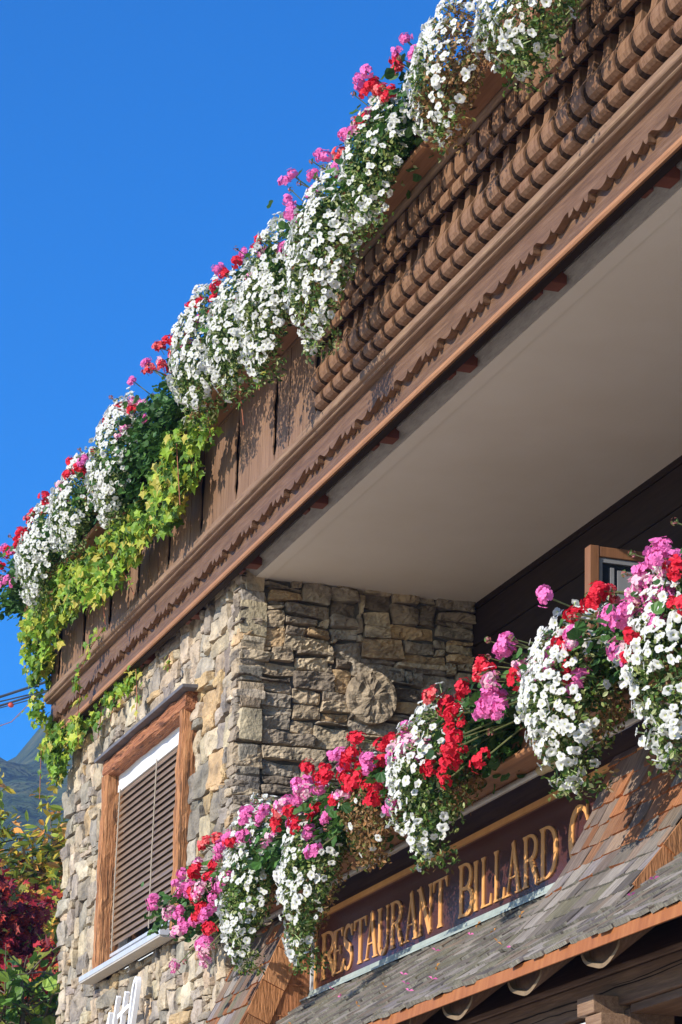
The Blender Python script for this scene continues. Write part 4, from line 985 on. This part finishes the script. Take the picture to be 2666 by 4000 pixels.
for i, (lb, hd) in enumerate(GL):
    hd = more(hd, (7, 6, 4, 5, 4, 6, 5, 4, 5)[i], -.22, .03)
    geranium(lb, hd, (4.49, 2.99), 4.10, hs=.050, low=0 if i in (4, 5) else .15, nleaf=230 if i in (4, 5) else 480)

# ---- creepers
def creeper(label, blobs, strands, root, size=(.04, .085), dens=520, pal=LIME):
    t = thing('creeper', label, 'climbing plant', root, 'creepers on the balcony and wall'); mb = MB()
    for (x, y, z, ax, ay, az) in blobs:
        n = int(dens*(ax*az)/.1); d = sphere_dirs(n); r = rng.uniform(.25, 1.05, n)**.6
        sd = rng.uniform(0, 9); r *= 1+.25*np.array([MN.noise((q[0]*2+sd, q[1]*2, q[2]*2)) for q in d])
        pos = np.array([x, y, z])+d*np.array([ax, ay, az])*r[:, None]
        kp = np.array([MN.noise((p[0]*4.5, p[1]*4, p[2]*5.5)) for p in pos]) > -.16; pos = pos[kp]; n = len(pos)
        nn = np.column_stack((rng.normal(.3, .6, n), rng.normal(-.75, .4, n), rng.normal(.35, .5, n)))
        up = np.column_stack((rng.normal(0, .45, n), rng.normal(-.1, .25, n), np.full(n, -1.)))
        scatter(mb, IVY[0], IVY[1], pos, nn, rng.uniform(*size, n), cols(n, pal, .14), up=up)
    for pts, k, sz in strands:
        P = [Vector(p) for p in pts]; mb.tube(P, .003, 5, 1)
        n = k; u = rng.uniform(0, 1, n)*(len(P)-1); pos = []
        for q in u:
            i = min(int(q), len(P)-2); pos.append(P[i].lerp(P[i+1], q-i))
        pos = np.array(pos)+rng.normal(0, sz*.35, (n, 3)); pos[:, 1] -= .012
        nn = np.column_stack((rng.normal(.25, .4, n), rng.normal(-.9, .25, n), rng.normal(.4, .3, n))); up = np.column_stack((rng.normal(0, .5, n), np.zeros(n), np.full(n, -1.)))
        scatter(mb, IVY[0], IVY[1], pos, nn, rng.uniform(sz*.7, sz*1.2, n), cols(n, pal, .14), up=up)
    mb.build('foliage', [leaf, stem_r], t, off=root)
creeper('lime green creeper hanging between the leafy geranium and the planks', [(-15.45, 4.14, 5.72, .30, .10, .16), (-15.85, 4.13, 5.62, .36, .12, .22), (-16.15, 4.14, 5.50, .30, .11, .22), (-16.5, 4.14, 5.52, .30, .11, .18)],
        [([(-15.2, 4.1, 5.8), (-15.12, 4.12, 5.5)], 7, .045), ([(-15.75, 4.08, 5.7), (-15.68, 4.1, 5.3)], 6, .04), ([(-14.55, 4.1, 5.75), (-14.53, 4.14, 5.42)], 5, .04), ([(-13.95, 4.05, 5.55), (-13.97, 4.06, 5.42)], 2, .05)], (-15.9, 4.2, 6.0))
creeper('lime green creeper under the second white petunias from the end', [(-16.95, 4.14, 5.52, .34, .11, .22), (-17.4, 4.13, 5.47, .36, .12, .22), (-17.85, 4.13, 5.47, .32, .11, .22), (-18.25, 4.14, 5.55, .3, .11, .2)],
        [([(-17.3, 4.1, 5.5), (-17.1, 4.2, 5.15)], 9, .045), ([(-17.7, 4.1, 5.5), (-17.75, 4.18, 5.12)], 7, .045)], (-17.6, 4.2, 6.0))
creeper('long curtain of yellow green creeper at the far balcony corner', [(-18.8, 4.14, 5.62, .34, .11, .24), (-19.35, 4.14, 5.6, .34, .12, .28), (-19.85, 4.18, 5.6, .28, .13, .34), (-20.0, 4.26, 5.25, .18, .09, .34), (-20.1, 4.40, 4.85, .16, .08, .26), (-19.75, 4.36, 4.72, .26, .07, .22), (-19.4, 4.40, 4.80, .2, .05, .12)],
        [([(-20.1, 4.25, 5.2), (-20.2, 4.1, 5.02), (-20.24, 3.98, 4.97)], 6, .05), ([(-20.05, 4.3, 4.8), (-20.1, 4.32, 4.45)], 5, .06)], (-19.6, 4.2, 6.0), dens=540)
creeper('thin strand of creeper dangling down the front of the balcony', [], [([(-18.25, 4.285, 5.24), (-18.55, 4.26, 5.15), (-18.85, 4.27, 5.06), (-18.86, 4.29, 4.92), (-18.95, 4.30, 4.74)], 46, .055), ([(-18.95, 4.30, 4.74), (-19.1, 4.36, 4.62)], 10, .08)], (-18.6, 4.28, 5.23))
creeper('small creeper sprigs clinging to the rubble stone below the balcony', [(-18.4, 4.42, 4.83, .42, .03, .07), (-17.9, 4.42, 4.83, .22, .03, .07), (-18.95, 4.40, 4.80, .3, .04, .07)],
        [([(-17.8, 4.41, 4.86), (-17.72, 4.41, 4.62), (-17.70, 4.40, 4.50)], 14, .06), ([(-18.7, 4.41, 4.78), (-18.72, 4.40, 4.60)], 12, .06), ([(-18.35, 4.41, 4.82), (-18.38, 4.40, 4.64)], 6, .055), ([(-16.95, 4.41, 4.74), (-16.9, 4.40, 4.62)], 7, .04)], (-18.3, 4.43, 4.88), dens=300)

# ---- trees beyond the house
def tree(name, label, base, height, crown, rad, nleaf, tmpl, size, pal, lean=(0, 0), nbr=16, droop=.0, mat=None):
    t = thing(name, label, 'tree', base, 'autumn trees beyond the house'); r_ = random.Random(label); b = Vector(base); tr = MB()
    top = Vector((base[0]+lean[0], base[1]+lean[1], base[2]+height*.93)); C = Vector(crown)
    tr.tube([b, b.lerp(top, .35)+Vector((.06, .04, 0)), b.lerp(top, .7), top], [height*.022, height*.016, height*.010, .012], 9)
    tips = []
    for i in range(nbr):
        d = Vector((r_.gauss(0, 1), r_.gauss(0, 1), r_.gauss(.25, .9))).normalized()
        e = C+Vector((d.x*rad[0], d.y*rad[1], d.z*rad[2]))*r_.uniform(.6, 1.0); s_ = b.lerp(top, min(.95, max(.25, (e.z-b.z)/height-.12*r_.random()-.1)))
        m = s_.lerp(e, .5)+Vector((r_.uniform(-.1, .1), r_.uniform(-.1, .1), .12)); tr.tube([s_, m, e], [.028, .018, .006], 6)
        for k in range(6):
            f = m.lerp(e, r_.uniform(.2, 1)); q = f+Vector((r_.gauss(0, .3), r_.gauss(0, .3), r_.gauss(.12-droop, .25))); tr.tube([f, f.lerp(q, .5)+Vector((0, 0, .04)), q], [.008, .006, .003], 5); tips.append((f, q))
    tr.build('trunk', bark, t, off=base, smooth=True)
    n = nleaf; P = np.zeros((n, 3)); U = np.zeros((n, 3))
    for i in range(n):
        f, q = tips[int(rng.integers(0, len(tips)))]; u = rng.uniform(.1, 1.1); P[i] = f.lerp(q, u); U[i] = (q-f)
    P += rng.normal(0, .075, (n, 3)); U = U/np.linalg.norm(U, axis=1, keepdims=True)+rng.normal(0, .6, (n, 3))+np.array([0, 0, -droop*2])
    nn = np.column_stack((rng.normal(.15, .6, n), rng.normal(-.3, .6, n), rng.normal(.7, .5, n)))
    mb = MB(); scatter(mb, tmpl[0], tmpl[1], P, nn, rng.uniform(*size, n), cols(n, pal, .2), up=U); mb.build('crown', leaf, t, off=base)
YEL = [(.34, .42, .05), (.24, .34, .05), (.60, .50, .05), (.68, .50, .06), (.70, .33, .07), (.14, .22, .03), (.44, .48, .06), (.62, .27, .07)]
RED = [(.40, .025, .035), (.24, .02, .03), (.55, .05, .03), (.16, .02, .025), (.40, .08, .06), (.30, .03, .06), (.62, .10, .03), (.3, .3, .04)]
tree('broadleaf_tree', 'tall tree with green, yellow and orange leaves left of the stone wall', (-27.2, 5.1, GZ), 7.9, (-27.0, 5.2, 4.45), (1.3, 1.25, 1.75), 9500, OVAL, (.09, .17), YEL, nbr=30)
tree('broadleaf_tree', 'second yellowing tree whose top just clears the stone wall edge', (-28.2, 6.2, GZ), 7.9, (-28.0, 6.0, 4.6), (1.1, 1.1, 1.6), 7000, OVAL, (.09, .16), YEL, nbr=24)
tree('japanese_maple', 'dark red maple in front of the yellow trees', (-24.2, 4.6, GZ), 6.4, (-24.0, 4.9, 3.5), (1.0, 1.0, 1.3), 14000, MAPLE, (.07, .12), RED, nbr=34, droop=.12)
tree('green_shrub', 'tall leafy shrub with broad green leaves against the foot of the wall', (-21.2, 4.55, GZ), 5.0, (-21.0, 4.58, 2.9), (.35, .42, .72), 330, ROUND, (.08, .135), [(.12, .24, .04), (.09, .19, .035), (.2, .30, .04), (.30, .32, .05)], nbr=12, droop=.1)

# ---- cables with a marker, across the valley
CAB = [((-60, 11.89, 15.43), (-60, 12.83, 15.85), .030, 'topmost thick dark cable crossing the sky beside the balcony'), ((-60, 11.90, 15.33), (-60, 12.86, 15.67), .016, 'thin cable just below the topmost one'),
       ((-60, 11.91, 15.24), (-60, 12.88, 15.65), .024, 'dark cable that carries the red marker'), ((-60, 11.91, 15.19), (-60, 12.90, 15.57), .012, 'lowest thin cable running below the red marker')]
for a, b, r_, lb in CAB:
    A, B = Vector(a), Vector(b); d = (B-A); m = MB(); m.tube([A-d*25, A, B, B+d*30], r_, 8); tag(m.build('overhead_cable', cable_m, off=A), lb, 'cable', 'cables across the sky')
mk_ = MB()
V = []; nu, nv = 12, 8
for j in range(nv+1):
    for i in range(nu):
        th, ph = math.pi*j/nv, 2*math.pi*i/nu; V.append((-59.97+.06*math.sin(th)*math.cos(ph), 12.14+.065*math.sin(th)*math.sin(ph), 15.27+.055*math.cos(th)))
mk_.add(V, [(j*nu+i, j*nu+(i+1) % nu, (j+1)*nu+(i+1) % nu, (j+1)*nu+i) for j in range(nv) for i in range(nu)]); tag(mk_.build('cable_marker', ball_m, off=(-59.97, 12.14, 15.27), smooth=True), 'small red marker ball hanging on the dark cable', 'marker')

# ---- fallen petals on the shingles
pm = [];
for i, m in enumerate((g_pink, g_pink, mk('fallen_orange_leaf', (.55, .22, .05), (.62, .3, .08), 30, bump=0))):
    q = MB()
    for k in range(2+i % 2):
        a = k*2.3+i; q.add([(0, 0, .002), (.012*math.cos(a)-.006*math.sin(a), .012*math.sin(a)+.006*math.cos(a), .009), (.024*math.cos(a), .024*math.sin(a), .004), (.012*math.cos(a)+.006*math.sin(a), .012*math.sin(a)-.006*math.cos(a), .008)], [(0, 1, 2, 3)])
    pm.append(q.mesh('fallen_petal', m))
for i in range(22):
    k = random.choice((0, 0, 1, 2, 2)); s_ = random.uniform(.15, Ln-.08); (y, z), d = at(prof_n, arc(prof_n), s_); x = random.uniform(-14.2, -9.3)
    if -11.0 < x < -9.5 and s_ > .3: x -= 1.9
    o = bpy.data.objects.new('fallen_petal', pm[k]); COL.objects.link(o); o.location = (x, y-d[1]*.026, z+d[0]*.026); o.rotation_euler = (math.atan2(d[1], d[0]), 0, random.uniform(0, 6))
    tag(o, 'tiny pink petal lying on the grey shingles' if k < 2 else 'tiny orange leaf scrap lying on the grey shingles', 'petal', 'petals and scraps fallen on the shingles')

# ---- mountain air
hz = MB(); hz.box(-1000, 60, -320, 760, GZ-2, 240)
hm = bpy.data.materials.new('haze_air'); hm.use_nodes = True; t_ = hm.node_tree; t_.nodes.remove(t_.nodes['Principled BSDF'])
pv = t_.nodes.new('ShaderNodeVolumePrincipled'); pv.inputs['Color'].default_value = (.30, .52, 1, 1); pv.inputs['Density'].default_value = .00045; pv.inputs['Anisotropy'].default_value = .1
t_.links.new(pv.outputs[0], t_.nodes['Material Output'].inputs['Volume'])
tag(hz.build('haze', hm), kind='stuff')
